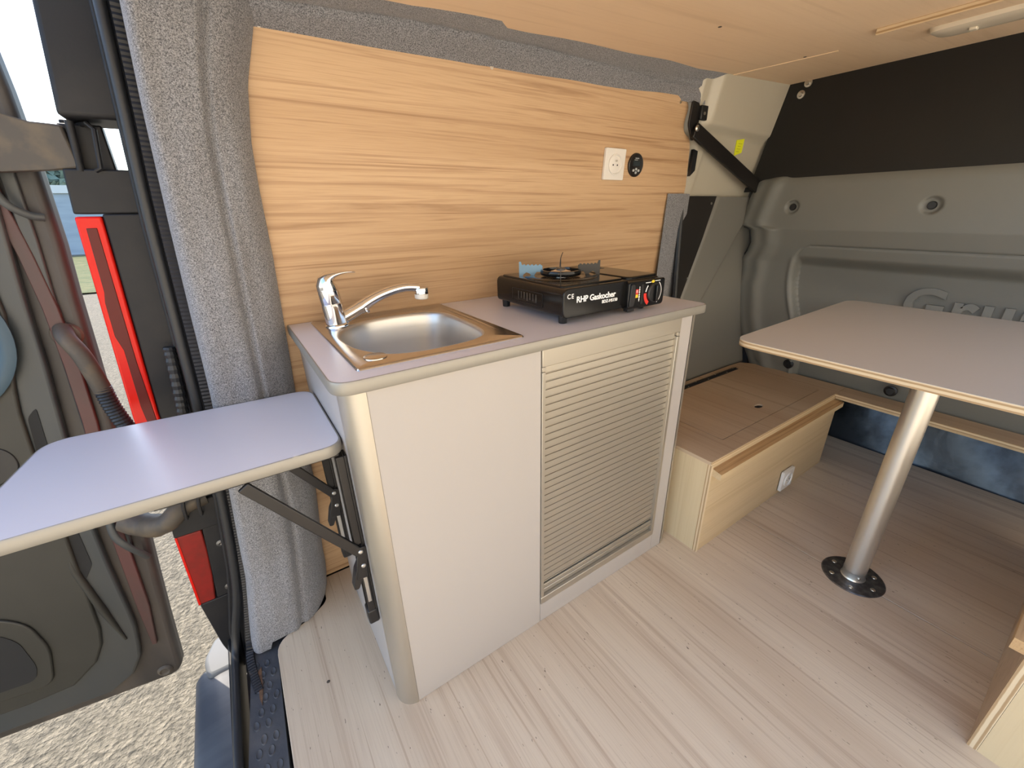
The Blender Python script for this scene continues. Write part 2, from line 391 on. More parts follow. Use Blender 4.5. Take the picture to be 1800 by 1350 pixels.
# ply mounting board let under the ceiling, thick at its rear edge
bm = bmesh.new()
for (y0, y1) in ((-.80, -.084),):
    p = [(1.41, y0), (1.41, y1), (1.63, y1), (1.63, y0)]
    a = [bm.verts.new((x, y, cz(x)-(.014 if x < 1.5 else .001))) for x, y in p]; b = [bm.verts.new((x, y, cz(x)+.002)) for x, y in p]
    bm.faces.new(a); bm.faces.new(b[::-1])
    for i in range(4): bm.faces.new((a[i], b[i], b[(i+1)%4], a[(i+1)%4]))
for f in bm.faces:
    f.material_index = 1 if all(abs(v.co.x-1.41) < 1e-4 for v in f.verts) else 0
tag(obj('mounting_board', bm, [M['ceilwood'], M['plyedge']]), 'thin plywood board under the ceiling carrying the dome lamp', 'board')
# dome lamp
zl = cz(1.55)-.007
lt = thing('dome_lamp', 'long off-white dome lamp on the plywood ceiling near the black panel', 'lamp', (1.55, -.26, zl))
ol = rounded([(1.508, -.155), (1.50, -.38), (1.60, -.39), (1.60, -.165)], .03, 6)
bm = bmesh.new(); cxm, cym = 1.552, -.27
rings = []
for s, h in ((1, 0), (.98, -.008), (.9, -.016), (.7, -.019), (.3, -.020)):
    rings.append([bm.verts.new((cxm+(x-cxm)*s, cym+(y-cym)*(s*.5+.5 if s < .98 else s), zl+.004+h)) for x, y in ol])
for a, b in zip(rings, rings[1:]):
    for i in range(len(a)): bm.faces.new((a[i], a[(i+1)%len(a)], b[(i+1)%len(a)], b[i]))
bm.faces.new(rings[-1])
obj('lamp_shade', bm, M['lamp'], lt)
obj('switch', B(1.543, 1.562, -.25, -.235, zl-.021, zl-.014), M['lamp'], lt, bev=.002)
obj('latch', B(1.565, 1.58, -.34, -.325, zl-.019, zl-.012), M['lamp'], lt, bev=.002)
# ceiling seam and screws
bm = PR([(1.48, .355), (1.50, .355), (1.535, .05), (1.53, .05)], lambda x, y: V(x, y, cz(x)-.0015), lambda x, y: V(x, y, cz(x)+.001))
struct(obj('trim_5', bm, M['ceilwood']))
for k, (x, y) in enumerate([(.998, .095), (1.50, .127), (1.56, -.13)]):
    bm = L([(0, -.001), (.0045, -.0008), (.0045, .001)], (x, y, cz(x)), n=10)
    tag(obj('screw', bm, M['dust']), ['small screw in the ceiling, nearest the felt strip middle', 'small screw in the ceiling, beside the seam before the black panel', 'small screw in the ceiling, beside the dome lamp board'][k], 'screw', 'ceiling screws')

# ---- side wall: beech panel
wp = [(-.15, 0), (-.15, 1.2), (-.05, 1.425), (.03, 1.427), (.543, 1.431), (.9, 1.437), (1.306, 1.444), (1.334, 1.434), (1.352, 1.413), (1.343, 1.385), (1.338, 1.36), (1.350, 1.338), (1.385, 1.325), (1.398, 1.30), (1.41, 1.22), (1.42, 1.152), (1.408, 1.111), (1.36, 1.092), (1.357, 1.06), (1.375, .932), (1.357, .842), (1.33, .7), (1.33, 0)]
wp = rounded(wp, [0,0,0,0,0,0,.015,.015,.02,.01,.015,.015,.01,.02,.02,.02,.02,.01,.02,.03,.03,0,0], 3)
bm = PR(wp, lambda x, z: V(x, wy(z), z), lambda x, z: V(x, wy(z)+.006, z))
wallL = struct(obj('wall_left', bm, M['wallwood'], bev=.001, seg=1))
for x, z in ((.033, 1.418), (.543, 1.421), (1.30, 1.425)):
    obj('screw', L([(0, -.0015), (.005, -.001), (.005, .001)], (x, wy(z), z), 'y', 10), M['screw'], wallL)

# ---- felt linings
seal_t = [(-.06,-.347),(0,-.335),(.02,-.330),(.2,-.291),(.45,-.261),(.68,-.246),(1.07,-.222),(1.26,-.205),(1.43,-.190),(1.50,-.184)]
feltL = [(-.05,-.315),(0,-.306),(.2,-.272),(.49,-.240),(.72,-.217),(1.07,-.192),(1.27,-.176),(1.43,-.160),(1.55,-.148)]
feltR = [(-.05,-.085),(0,-.083),(.06,-.075),(.13,-.073),(.25,-.062),(.37,-.052),(.65,-.048),(.85,-.037),(1.0,-.029),(1.14,-.026),(1.22,-.022),(1.32,-.006),(1.40,.02),(1.50,.05)]
def yf(z): return interp([(0,.372),(.3,.385),(.7,.392),(1.1,.372),(1.4,.345),(1.55,.33)], z)
def felt_pt(u, v):
    z = -.02 + 1.56*v
    if u > .3: z = max(z, 0.001 + 0*u) if z < .02 else z
    xl = interp(feltL, z); xr = interp(feltR, z); yw = wy(z) - .004; f = yf(z); dep = yw - f
    prof = [(0, -.012, .75), (.06, 0, .30), (.14, .05, .03), (.28, .2, 0), (.52, .5, .02), (.62, .60, .10), (.74, .72, .20), (.86, .86, .38), (.94, .97, .68), (1, 1.0, 1.0)]
    aa = [interp(prof, max(0, min(1, u+d))) for d in ((-.05,-.033,-.016,0,.016,.033,.05) if .05 < u < .95 else (0,))]
    a = sum(q[0] for q in aa)/len(aa); b = sum(q[1] for q in aa)/len(aa)
    x = xl + (xr - xl)*a; y = f + dep*b
    wv = .004*math.sin(9*z + 7*u) + .004*math.sin(23*z - 11*u)*u + .001*math.sin(31*u+4*z) + (.007*math.exp(-((z-.22-.1*u)/.05)**2) if z < .5 else 0)
    cre = .012*math.exp(-((u-.60-.02*math.sin(5*z))/.035)**2)      # long crease
    if .02 < u < .97: y += wv*.8 + cre
    if 1.22 < z and u > .05: y -= .008*sstep(1.22, 1.25, z)*(1-u)
    return V(x, min(y, yw), z)
bm = bmesh.new(); grid(bm, 60, 90, felt_pt)
tag(obj('felt_lining', bm, M['felt'], smooth=60), 'grey felt covering the tall rear pillar beside the door opening', 'felt')

def ceil_edge(x): return interp([(-.3,.30),(.36,.306),(.5,.297),(.53,.329),(.95,.345),(1.12,.35),(1.3,.37),(1.55,.373),(1.88,.343)], x)
wt = [(-.3,1.42),(.03,1.427),(.543,1.431),(.9,1.437),(1.3,1.444)]
def top_pt(u, v):
    x = -.10 + 1.98*u
    zb = interp([(-.3,1.40),(.03,1.41),(.9,1.42),(1.29,1.43),(1.34,1.425),(1.42,1.423),(1.49,1.441),(1.7,1.487),(1.9,1.524)], x)
    yb = interp([(-.3,.42),(1.29,.418),(1.36,.392),(1.5,.384),(1.9,.362)], x)
    ye = ceil_edge(x)-.03; ze = cz(x)+.004
    ym = yb*.55+ye*.45 + .012; zm = zb*.35+ze*.65 + .006
    if v < .5: s = v*2; y = yb*(1-s)+ym*s; z = zb*(1-s)+zm*s
    else: s = v*2-1; y = ym*(1-s)+ye*s; z = zm*(1-s)+ze*s
    cr = .006*math.exp(-((v-.42-.12*math.sin(3.3*x))/.06)**2) + .002*math.sin(17*x+5*v)*math.sin(PI*v)
    return V(x, y + cr, z + cr)
bm = bmesh.new(); grid(bm, 120, 24, top_pt)
tag(obj('felt_lining', bm, M['felt'], smooth=60), 'long grey felt strip between the beech panel and the ceiling', 'felt')
bm = bmesh.new(); grid(bm, 14, 30, lambda u, v: V(1.31 + .135*u, .452 - .02*(v) - .006*math.sin(PI*u), .60+.54*v))
tag(obj('felt_lining', bm, M['felt'], smooth=60), 'short grey felt strip between the beech panel and the black plate', 'felt')

# ---- beige inner body metal
def upy(z): return .44 - .24*(z-1.2)
def beige_pt(u, v):
    z = 1.10 + .46*v; x = 1.30 + .62*u
    y = upy(z) + .004
    up = sstep(1.345, 1.375, z + .03*(x-1.42)) * sstep(1.40, 1.45, x)
    y -= .022*up
    xw = interp([(1.10,1.40),(1.15,1.42),(1.30,1.398),(1.345,1.345),(1.46,1.335)], z)
    y += .07*(1-sstep(xw-.02, xw+.04, x))
    y -= .004*math.exp(-((x-1.475-.0*(z))/.008)**2)*(1-up)
    return V(x, y, z)
bm = bmesh.new(); grid(bm, 70, 60, beige_pt)
tag(obj('body_panel', bm, M['beige'], smooth=50), 'beige painted metal body panel between beech panel and black bulkhead board', 'body panel')
# yellow sticker
def on_up(pts, off): return [V(x, upy(z)-off, z) for x, z in pts]
bm = bmesh.new(); q = [(1.672, 1.335), (1.722, 1.342), (1.735, 1.295), (1.690, 1.282)]
prism(bm, q, lambda x, z: V(x, upy(z)+.003-.002, z), lambda x, z: V(x, upy(z)+.003, z))
stk = thing('sticker', 'small yellow sticker on the beige metal behind the black brace', 'sticker', (1.70, upy(1.31), 1.31))
obj('paper', bm, M['sticker'], stk)
bm = bmesh.new()
for i in range(4):
    zz = 1.325-.009*i
    prism(bm, [(1.692, zz), (1.715-.004*(i%2), zz), (1.715-.004*(i%2), zz-.0015), (1.692, zz-.0015)], lambda x, z: V(x, upy(z)-.0005, z), lambda x, z: V(x, upy(z)+.001, z))
obj('print', bm, mat('olive_print', (.45,.45,.03), .6), stk)

# ---- black brace with its hinge plate
br = thing('brace', 'black steel brace running from the beech panel down to the bulkhead', 'brace', (1.62, .40, 1.17))
def bar(bm, a, b, wd, th, face=(0, 1, 0)):
    a = Vector(a); b = Vector(b); t = (b-a).normalized(); f = Vector(face); s = t.cross(f).normalized()*wd/2; f = s.cross(t).normalized()*th/2
    v = [bm.verts.new(p + i*s + j*f) for p in (a, b) for i, j in ((1,1),(-1,1),(-1,-1),(1,-1))]
    for q in ((3,2,1,0),(4,5,6,7),(0,1,5,4),(1,2,6,5),(2,3,7,6),(3,0,4,7)): bm.faces.new([v[i] for i in q])
def BAR(*a, **k):
    bm = bmesh.new(); bar(bm, *a, **k); return bm
obj('arm', BAR((1.365, .392, 1.345), (1.885, .40, 1.165), .052, .012), M['blackm'], br, bev=.003)
bm = bmesh.new(); pts = rounded([(1.335, 1.43), (1.375, 1.425), (1.40, 1.33), (1.372, 1.31), (1.335, 1.36)], .01)
prism(bm, pts, lambda x, z: V(x, .388+(1.43-z)*.1, z), lambda x, z: V(x, .395+(1.43-z)*.1, z))
obj('hinge_plate', bm, M['blackm'], br, bev=.001)
obj('bracket', B(1.378, 1.415, .380, .392, 1.375, 1.42), M['blackp'], br, bev=.003)
obj('bolt', L([(0,-.006),(.006,-.006),(.010,-.003),(.010,.0)], (1.365, .382, 1.348), 'y', 20), M['screw'], br, label='silver bolt head')
obj('screw', L([(0,-.003),(.005,-.002),(.005,.0)], (1.395, .380, 1.395), 'y', 14), M['screw'], br)
obj('end_cap', B(1.872, 1.90, .385, .42, 1.12, 1.20), M['blackm'], br, bev=.004)
obj('screw', L([(0,-.003),(.004,-.002),(.004,.0)], (1.868, .40, 1.135), 'y', 14), M['screw'], br)
obj('lock_plate', PR([(1.415, 1.29), (1.44, 1.285), (1.437, 1.22), (1.41, 1.20)], lambda x, z: V(x, .418, z), lambda x, z: V(x, .43, z)), M['blackp'], br)

# ---- black plate beside felt
bp = thing('cover_plate', 'tapered black plate between the short felt strip and the grey side trim', 'plate', (1.47, .43, .7))
pts = [(1.425, 1.132), (1.642, 1.133), (1.432, .70), (1.40, .62), (1.40, .9)]
obj('plate', PR(pts, lambda x, z: V(x, .37+.083*(z-.36)+.006, z), lambda x, z: V(x, .37+.083*(z-.36)+.012, z)), M['blackm'], bp)
obj('rubber_edge', T([(1.418, .445, 1.13), (1.405, .43, 1.0), (1.403, .42, .85), (1.40, .405, .66)], .010, n=8), M['rubber'], bp)
for x, z in ((1.605, 1.105), (1.475, .815)):
    obj('screw', L([(0,-.003),(.005,-.002),(.005,.0)], (x, .37+.083*(z-.36)+.005, z), 'y', 14), M['screw'], bp)

# ---- grey side trim
def side_pt(u, v):
    z = .33 + .80*v
    xl = interp([(.33,1.30),(.36,1.31),(.70,1.425),(.74,1.43),(1.13,1.642)], z)
    x = xl + (1.93 + .06*(1-v) - xl)*u
    y = .37 + .083*(z-.36)
    dx = x - xl
    y += .010*(1-sstep(0, .018, dx))                 # rolled front edge
    # sloping shelf shape
    line = 1.0 - 1.1*(1.85-x)                        # a crease sloping down to the rear
    y += .012*(1-sstep(line-.01, line+.012, z))*sstep(xl+.03, xl+.07, x) * (1 if z > .5 else 0.0 + (z-.33)/.17)
    return V(x, y, z)
bm = bmesh.new(); grid(bm, 70, 90, side_pt)
tag(obj('side_trim', bm, M['greyp2'], smooth=50), 'grey plastic trim on the side wall beside the grey bulkhead', 'trim panel')

# ---- front wall: black board and its bolts
bm = PR([(.60, 1.15), (.438, 1.17), (.43, 1.19), (.352, 1.532), (.33, 1.56), (-1.24, 1.56), (-1.24, 1.15)], lambda y, z: V(1.87, y, z), lambda y, z: V(1.885, y, z))
wf = struct(obj('wall_front', bm, M['panelblack'], bev=.001, seg=1))
for y, z in ((.294, 1.487), (.276, 1.521)):
    obj('bolt', L([(0,.010),(.006,.010),(.008,.006),(.008,.004),(.014,.003),(.014,0)], (1.87, y, z), '-x', 20), M['screw'], wf)

# ---- grey moulded bulkhead
def bkx(z): return interp([(.30,2.0),(.36,1.985),(.86,1.905),(1.0,1.87),(1.30,1.87)], z)
ylt = [(.30,.34),(.36,.352),(.46,.395),(.60,.435),(.75,.448),(.82,.435),(.866,.438),(.90,.415),(.94,.400),(.995,.405),(1.003,.415),(1.012,.448),(1.03,.457),(1.133,.432),(1.19,.415),(1.215,.39)]
def bulk(y, z, yl):
    x = bkx(z) - .012
    d = yl - y
    x += .045*(1 - math.sqrt(max(0, 1-(1-min(d, .045)/.045)**2)))      # rounded left end
    x -= .012*math.exp(-((d-.10)/.03)**2)   # soft upright ridge
    # rounded top lip
    if z > 1.16: x += .03*(1-math.sqrt(max(0, 1-((z-1.16)/.045)**2)))
    # recessed long panel with rounded left end
    ry = .185 + .02*sstep(.95,.7,z)-.08*sstep(.86, .45, z)
    top = .940
    if z < top and z > .30:
        t_edge = ry
        if z > .88: t_edge = ry - .055*(1-math.sqrt(max(0, 1-((z-.88)/.06)**2)))
        ins = sstep(0, .012, t_edge - y)
        depth = .003 + .040*sstep(.900, .850, z) - .012*sstep(.85, .5, z)
        x += ins*depth + .004*math.exp(-((t_edge-.002-y)/.004)**2)*sstep(.87,.90,z)
        x -= .006*math.exp(-((t_edge+.012-y)/.008)**2)*sstep(.90,.86,z)
    if y < .14: x += .005*math.exp(-((z-.938)/.0035)**2)*sstep(.15,.12,y)
    # bolt dimples
    for by, bz, r in ((.233, 1.086, .028), (-.203, 1.085, .030)):
        q = math.hypot(y-by, z-bz)
        x += .010*(1-sstep(r*.72, r, q))
    return x
bm = bmesh.new()
ny, nz = 330, 280
def bpt(u, v):
    z = .30 + .905*v; yl = interp(ylt, z)
    uu = u**1.25
    y = yl - (yl + 1.24)*uu
    return V(bulk(y, z, yl), y, z)
grid(bm, ny, nz, bpt)
bk = thing('bulkhead', 'grey moulded plastic bulkhead below the black board', 'bulkhead', (1.9, -.3, .3))
obj('moulded_panel', bm, M['greyp'], bk, smooth=60)
obj('edge_seal', T([(bkx(z)+.020, y+.001, z) for z, y in ylt if z < 1.2], .0045, n=8), M['rubber'], bk)
for by, bz in ((.233, 1.086), (-.203, 1.085)):
    obj('bolt', L([(0,.006),(.011,.006),(.013,.003),(.013,0),(.020,-.001),(.022,-.004)], (1.868, by, bz), '-x', 24), M['blackp'], bk, label='dark round plug in a dimple')
for by, bz in ((.144, .405), (-.244, .40)):
    obj('bolt', L([(0,.008),(.013,.008),(.016,.003),(.022,.001),(.022,-.004)], (1.962, by, bz), '-x', 24), M['blackp'], bk)
obj('bolt', L([(0,.006),(.007,.005),(.008,0)], (1.925, .425, .615), '-x', 14), M['blackp'], bk)
bm = text('Gruau', .165, (bkx(.72)+.013, -.195, .695), (0,-1,0), (0,0,1), depth=.006, bold=.004, space=1.12)
obj('raised_lettering', bm, M['greyp'], bk, bev=.003, label='raised moulded lettering in the same grey')
# dark steel below the bulkhead
bm = bmesh.new(); grid(bm, 60, 14, lambda u, v: V(2.26+.085*v+.006*math.sin(9*u*3+v*4), .5-1.72*u, -.02+.36*v))
struct(obj('trim_6', bm, M['darkmetal'], smooth=60))
struct(obj('trim_7', B(1.94, 3.2, -1.22, .55, -.06, -.02), M['blackp']))

# =================================================================== KITCHEN UNIT
cab = thing('kitchen_cabinet', 'white kitchen cabinet with roller shutter under the sink and stove', 'cabinet', (.46, .22, 0))
obj('side_panel', B(-.017, -.002, .037, .462, 0, .819), M['white'], cab, bev=.0005, seg=1)
obj('back_panel', B(-.002, .94, .445, .455, .01, .819), M['white'], cab)
obj('side_panel', B(.935, .9455, .03, .462, 0, .819), M['white'], cab)
obj('front_panel', B(.021, .3865, .0, .016, .0005, .8195), M['white'], cab, bev=.0006, seg=1)
bm = bmesh.new(); box(bm, .864, .9145, 0, .016, .0005, .8195); box(bm, .3875, .864, .0, .016, .0005, .0705)
obj('front_panel', bm, M['white'], cab, bev=.0006, seg=1)
q = [(.0205, -.0012)] + [(.0205-.039*math.sin(a), .0388-.040*math.cos(a)) for a in [i*PI/2/12 for i in range(13)]] + [(-.0185, .045), (-.010, .045), (-.010, .038), (.0205, .010)]
obj('corner_profile', PR(q, lambda x, y: V(x, y, 0.0), lambda x, y: V(x, y, .8195)), M['alu'], cab, label='rounded aluminium corner profile at the rear')
q = [(.9148, -.0012)] + [(.9148+.032*math.sin(a), .0308-.032*math.cos(a)) for a in [i*PI/2/12 for i in range(13)]] + [(.9400, .036), (.935, .01)]
obj('corner_profile', PR(q[::-1], lambda x, y: V(x, y, 0.0), lambda x, y: V(x, y, .8195)), M['alu'], cab, label='slim rounded profile at the far corner')
# shutter frame
bm = bmesh.new(); box(bm, .3875, .8625, -.004, .02, .777, .8193)
obj('shutter_case', bm, M['alu'], cab, bev=.0015)
bm = bmesh.new(); box(bm, .3875, .397, -.004, .02, .0945, .765); obj('shutter_rail', bm, M['alu'], cab, bev=.001)
for a in (.3875, .8525): obj('corner_joint', B(a, a+.0095, -.0035, .02, .766, .7765), M['alu'], cab, bev=.001)
bm = bmesh.new(); box(bm, .8505, .8625, -.004, .02, .0945, .765); obj('shutter_rail', bm, M['alu'], cab, bev=.001)
bm = bmesh.new(); box(bm, .3875, .8625, -.004, .02, .0705, .0940); obj('bottom_rail', bm, M['alu'], cab, bev=.0015)
# slatted curtain
prof = []; z = .777; pitch = .0192
while z > .137:
    z1 = max(z-pitch, .137)
    prof += [(z, .0078), (z-.0014, .0078), (z-.0022, .0050), (z1+.0025, .0046), (z1+.0006, .0052)]
    z = z1
bm = bmesh.new(); rr = []
for zz, yy in prof: rr.append((bm.verts.new((.3968, yy, zz)), bm.verts.new((.8508, yy, zz))))
for a, b in zip(rr, rr[1:]): bm.faces.new((a[0], a[1], b[1], b[0]))
cu = obj('shutter_curtain', bm, M['alu'], cab, smooth=10)
obj('pull_bar', join(B(.3975, .8500, .001, .009, .112, .134), B(.3975, .8500, -.002, .006, .118, .122)), M['alu'], cab, bev=.001)
obj('bottom_slat', B(.3975, .8500, .006, .012, .0955, .110), M['alu'], cab, bev=.001)
obj('slat_gap_shade', B(.397, .851, .0125, .014, .09, .78), M['hole'], cab)  # near-black sheet standing in for the shade behind the slats

# worktop with sink cut-out
WT = rounded([(-.030, -.0135), (.9460, -.0135), (.9600, .0), (.9600, .460), (-.030, .460)], [.035, .012, .012, .003, .003], 8)
def plate_hole(bm, outer, inner, z0, z1, mi=0):
    res = []
    for z in (z0, z1):
        a = [bm.verts.new((x, y, z)) for x, y in outer]; b = [bm.verts.new((x, y, z)) for x, y in inner]
        es = [bm.edges.new((a[i], a[(i+1) % len(a)])) for i in range(len(a))] + [bm.edges.new((b[i], b[(i+1) % len(b)])) for i in range(len(b))]
        bmesh.ops.triangle_fill(bm, edges=es, use_beauty=True); res.append((a, b))
    (a0, b0), (a1, b1) = res
    for p, q in ((a0, a1), (b0, b1)):
        for i in range(len(p)): bm.faces.new((p[i], p[(i+1) % len(p)], q[(i+1) % len(p)], q[i]))
hole = rounded([(.035, .045), (.347, .045), (.347, .425), (.035, .425)], .03, 4)
wt = thing('worktop', 'pale grey worktop with rounded satin metal edge on the white cabinet', 'worktop', (.46, .22, .82))
bm = bmesh.new(); plate_hole(bm, WT, hole, .8202, .8428)
obj('board', bm, M['worktop'], wt, smooth=20)
def band(outline, z0, z1, i0, i1, out=.0035):
    pts = outline[i0:i1] if i1 > i0 else outline[i0:] + outline[:i1]
    P = [Vector(p) for p in pts]; bm = bmesh.new(); rings = []
    h = z1-z0
    pr = [(-.0005, 0), (out*.5, 0), (out*.95, h*.14), (out*1.05, h*.5), (out*.95, h*.86), (out*.5, h), (-.0005, h+.0004)]
    for i, p in enumerate(P):
        t = (P[min(i+1, len(P)-1)] - P[max(i-1, 0)]).normalized(); nrm = Vector((t.y, -t.x))
        rings.append([bm.verts.new((p.x+nrm.x*o, p.y+nrm.y*o, z0+zz)) for o, zz in pr])
    for a, b in zip(rings, rings[1:]):
        for k in range(len(pr)-1): bm.faces.new((a[k], b[k], b[k+1], a[k+1]))
    bm.faces.new(rings[0]); bm.faces.new(rings[-1][::-1])
    return bm
nW = len(WT)
obj('edge_band', band(WT, .8202, .8428, nW-9, nW-18), M['alu2'], wt, smooth=50)

# sink
def zs(): return .8442
sk = thing('sink', 'square stainless steel sink let into the worktop under the tap', 'sink', (.19, .23, .84))
basin = [(v.x, v.y) for v in catmull([(.041,.275),(.037,.225),(.048,.149),(.083,.085),(.128,.061),(.192,.056),(.259,.064),(.303,.092),(.321,.149),(.326,.260),(.322,.33),(.286,.372),(.215,.384),(.135,.376),(.085,.350),(.056,.317)], 5)]
so_ = rounded([(.0205, .029), (.3605, .029), (.3605, .444), (.0205, .444)], .008, 4)
bm = bmesh.new()
a = [bm.verts.new((x, y, .8466)) for x, y in so_]; b = [bm.verts.new((x, y, .8466)) for x, y in basin]
es = [bm.edges.new((a[i], a[(i+1) % len(a)])) for i in range(len(a))] + [bm.edges.new((b[i], b[(i+1) % len(b)])) for i in range(len(b))]
bmesh.ops.triangle_fill(bm, edges=es, use_beauty=True)
cx_, cy_ = .19, .23
def ring(pts, s, z): return [bm.verts.new((cx_+(x-cx_)*s, cy_+(y-cy_)*s, z)) for x, y in pts]
def bridge(p, q):
    for i in range(len(p)): bm.faces.new((p[i], p[(i+1) % len(p)], q[(i+1) % len(p)], q[i]))
o2 = ring(so_, 1.012, .8450); o3 = ring(so_, 1.016, .8431); bridge(a, o2); bridge(o2, o3)
obj('rim', bm, M['steel'], sk, smooth=40)
bm = bmesh.new(); prev = ring(basin, 1.0, .8466)
for s, z in ((.985, .8462), (.968, .8435), (.955, .838), (.93, .815), (.91, .78), (.885, .745), (.85, .720), (.79, .704), (.68, .697), (.45, .694), (.14, .692)):
    nx = ring(basin, s, z); bridge(prev, nx); prev = nx
bm.faces.new(prev)
M['basin'] = mat('satin_steel_basin', (.62,.60,.57), .36, metal=.9, bump=(500, .08, .0003))
obj('basin', bm, M['basin'], sk, smooth=60)
obj('drain', L([(.0,.0),(.028,.0005),(.034,.002),(.036,.001),(.036,-.002)], (.19,.23,.693), 'z', 28), M['chrome'], sk)
obj('plug_cap', L([(0,.0024),(.019,.0024),(.0208,.0014),(.0212,-.0005)], (.064,.075,.8470), 'z', 28), M['steel'], sk, label='round cap over the tap hole')
# raised bead along the rim's right side
obj('rim_bead', T([(.343, .10, .8462), (.346, .2, .8468), (.346, .34, .8468), (.343, .40, .8462)], [.0008,.0035,.0035,.0008], n=8, squash=.5), M['steel'], sk, smooth=60)

# tap
fz = .8472
fc = thing('tap', 'chrome single lever mixer tap with long arched spout beside the beech wall', 'tap', (.065, .36, fz))
bm = bmesh.new()
prof = [(.0,.0),(.0275,.0),(.0275,.004),(.0260,.006),(.0240,.0075),(.0236,.03),(.0236,.052),(.0229,.0525),(.0226,.0535),(.0229,.0545),(.0229,.083),(.0220,.0838),(.0220,.085),(.0228,.0858)]
lathe(bm, prof, (.063, .36, fz), (-.09, 0, 1), 32)
obj('body', bm, M['chrome'], fc, smooth=40)
# lever: dome that sweeps forward into a thin blade
pth = [(.0555,.36,fz+.084),(.0545,.36,fz+.094),(.056,.36,fz+.104),(.062,.36,fz+.1115),(.072,.36,fz+.1155),(.086,.36,fz+.1185),(.100,.36,fz+.1195),(.112,.36,fz+.1190),(.120,.36,fz+.1175)]
bm = bmesh.new(); rings = []
spec = [(.0229,.0229),(.0228,.0222),(.0218,.0190),(.0185,.0125),(.0165,.0080),(.0135,.0050),(.0115,.0035),(.0095,.0025),(.0060,.0018)]
P_ = [Vector(p) for p in pth]
for i, (p, (rw, rh)) in enumerate(zip(P_, spec)):
    t = (P_[min(i+1, 8)] - P_[max(i-1, 0)]).normalized(); s = V(0, 1, 0); u_ = t.cross(s).normalized()
    cc = p + (u_*-0 if i < 2 else V(0,0,0))
    rings.append([bm.verts.new(cc + s*math.cos(2*PI*k/24)*rw + u_*math.sin(2*PI*k/24)*rh) for k in range(24)])
for a, b in zip(rings, rings[1:]):
    for k in range(24): bm.faces.new((a[k], a[(k+1)%24], b[(k+1)%24], b[k]))
bm.faces.new(rings[0]); bm.faces.new(rings[-1])
obj('lever', bm, M['chrome'], fc, smooth=60)
sp = [(.066,.36,fz+.012),(.085,.36,fz+.019),(.105,.36,fz+.028),(.118,.36,fz+.034)]
obj('spout_socket', T(sp, [.0150,.0150,.0146,.0142], n=20), M['chrome'], fc, smooth=60)
obj('spout_ring', T([(.1175,.36,fz+.0335),(.1255,.36,fz+.037)], [.0155,.0155], n=20), M['chrome'], fc)
cpt = [(.124,.36,fz+.037),(.145,.36,fz+.048),(.170,.36,fz+.058),(.200,.36,fz+.066),(.228,.36,fz+.070),(.250,.36,fz+.069),(.268,.36,fz+.066)]
cc = catmull(cpt, 5, closed=False)
obj('spout', T(cc, [.0140 - .0030*min(1, i/18) for i in range(len(cc))], n=20), M['chrome'], fc, smooth=60)
obj('spout_head', L([(0,.017),(.0175,.0165),(.0190,.014),(.0190,.001),(.0180,0),(0,0)], (.275,.36,fz+.050), (.05,0,1), 28), M['chrome'], fc, smooth=40)
obj('aerator', L([(0,.0),(.005,-.001),(.006,.0012),(.015,.001),(.0170,.003),(.0175,.012),(.0165,.0150)], (.2745,.36,fz+.036), (.05,0,1), 28), M['whitep'], fc, label='white plastic nozzle')
obj('side_knob', L([(0,.012),(.004,.011),(.005,.008),(.004,0)], (.130,.352,fz+.030), (.3,-1,-.4), 14), M['chrome'], fc)

# =================================================================== GAS STOVE
X0, X1, Y0, Y1, Z0, Z1 = .486, .823, .048, .338, .860, .925
gs = thing('gas_stove', 'black portable camping gas stove on the pale worktop', 'gas stove', ((X0+X1)/2, (Y0+Y1)/2, .8430))
bm = bmesh.new()
# body shell: rounded section extruded front to back with a lip at the front
sec = rounded([(X0, Z0), (X1, Z0), (X1, Z1), (X0, Z1)], [.012, .01, .016, .016], 6)
prism(bm, sec, lambda x, z: V(x, Y0+.004, z), lambda x, z: V(x, Y1-.004, z))
obj('casing', bm, M['black'], gs, bev=.003)
q = rounded([(X0-.002, Z0-.002), (X0+.205, Z0-.002), (X0+.205, Z1+.001), (X0-.002, Z1+.001)], [.014, .004, .004, .018], 6)
obj('front_panel', PR(q, lambda x, z: V(x, Y0-.002, z), lambda x, z: V(x, Y0+.008, z)), M['black'], gs, bev=.0025)
bm = bmesh.new(); q = rounded([(X0+.012, Y0+.02), (X0+.212, Y0+.02), (X0+.212, Y1-.012), (X0+.012, Y1-.012)], .012, 5)
prism(bm, q, lambda x, y: V(x, y, Z1-.004), lambda x, y: V(x, y, Z1+.0035)); obj('top_plate', bm, M['black'], gs, bev=.002)
q = rounded([(X0+.222, Y0+.012), (X1-.004, Y0+.012), (X1-.004, Y1-.006), (X0+.222, Y1-.006)], .012, 5)
lid = obj('cartridge_lid', PR(q, lambda x, y: V(x, y, Z1-.004), lambda x, y: V(x, y, Z1+.005)), M['black'], gs, bev=.003)
obj('lid_vents', join(*[B(X0+.26, X1-.03, Y1-.06-.012*i, Y1-.056-.012*i, Z1+.0045, Z1+.0056) for i in range(5)]), M['blackp'], lid)
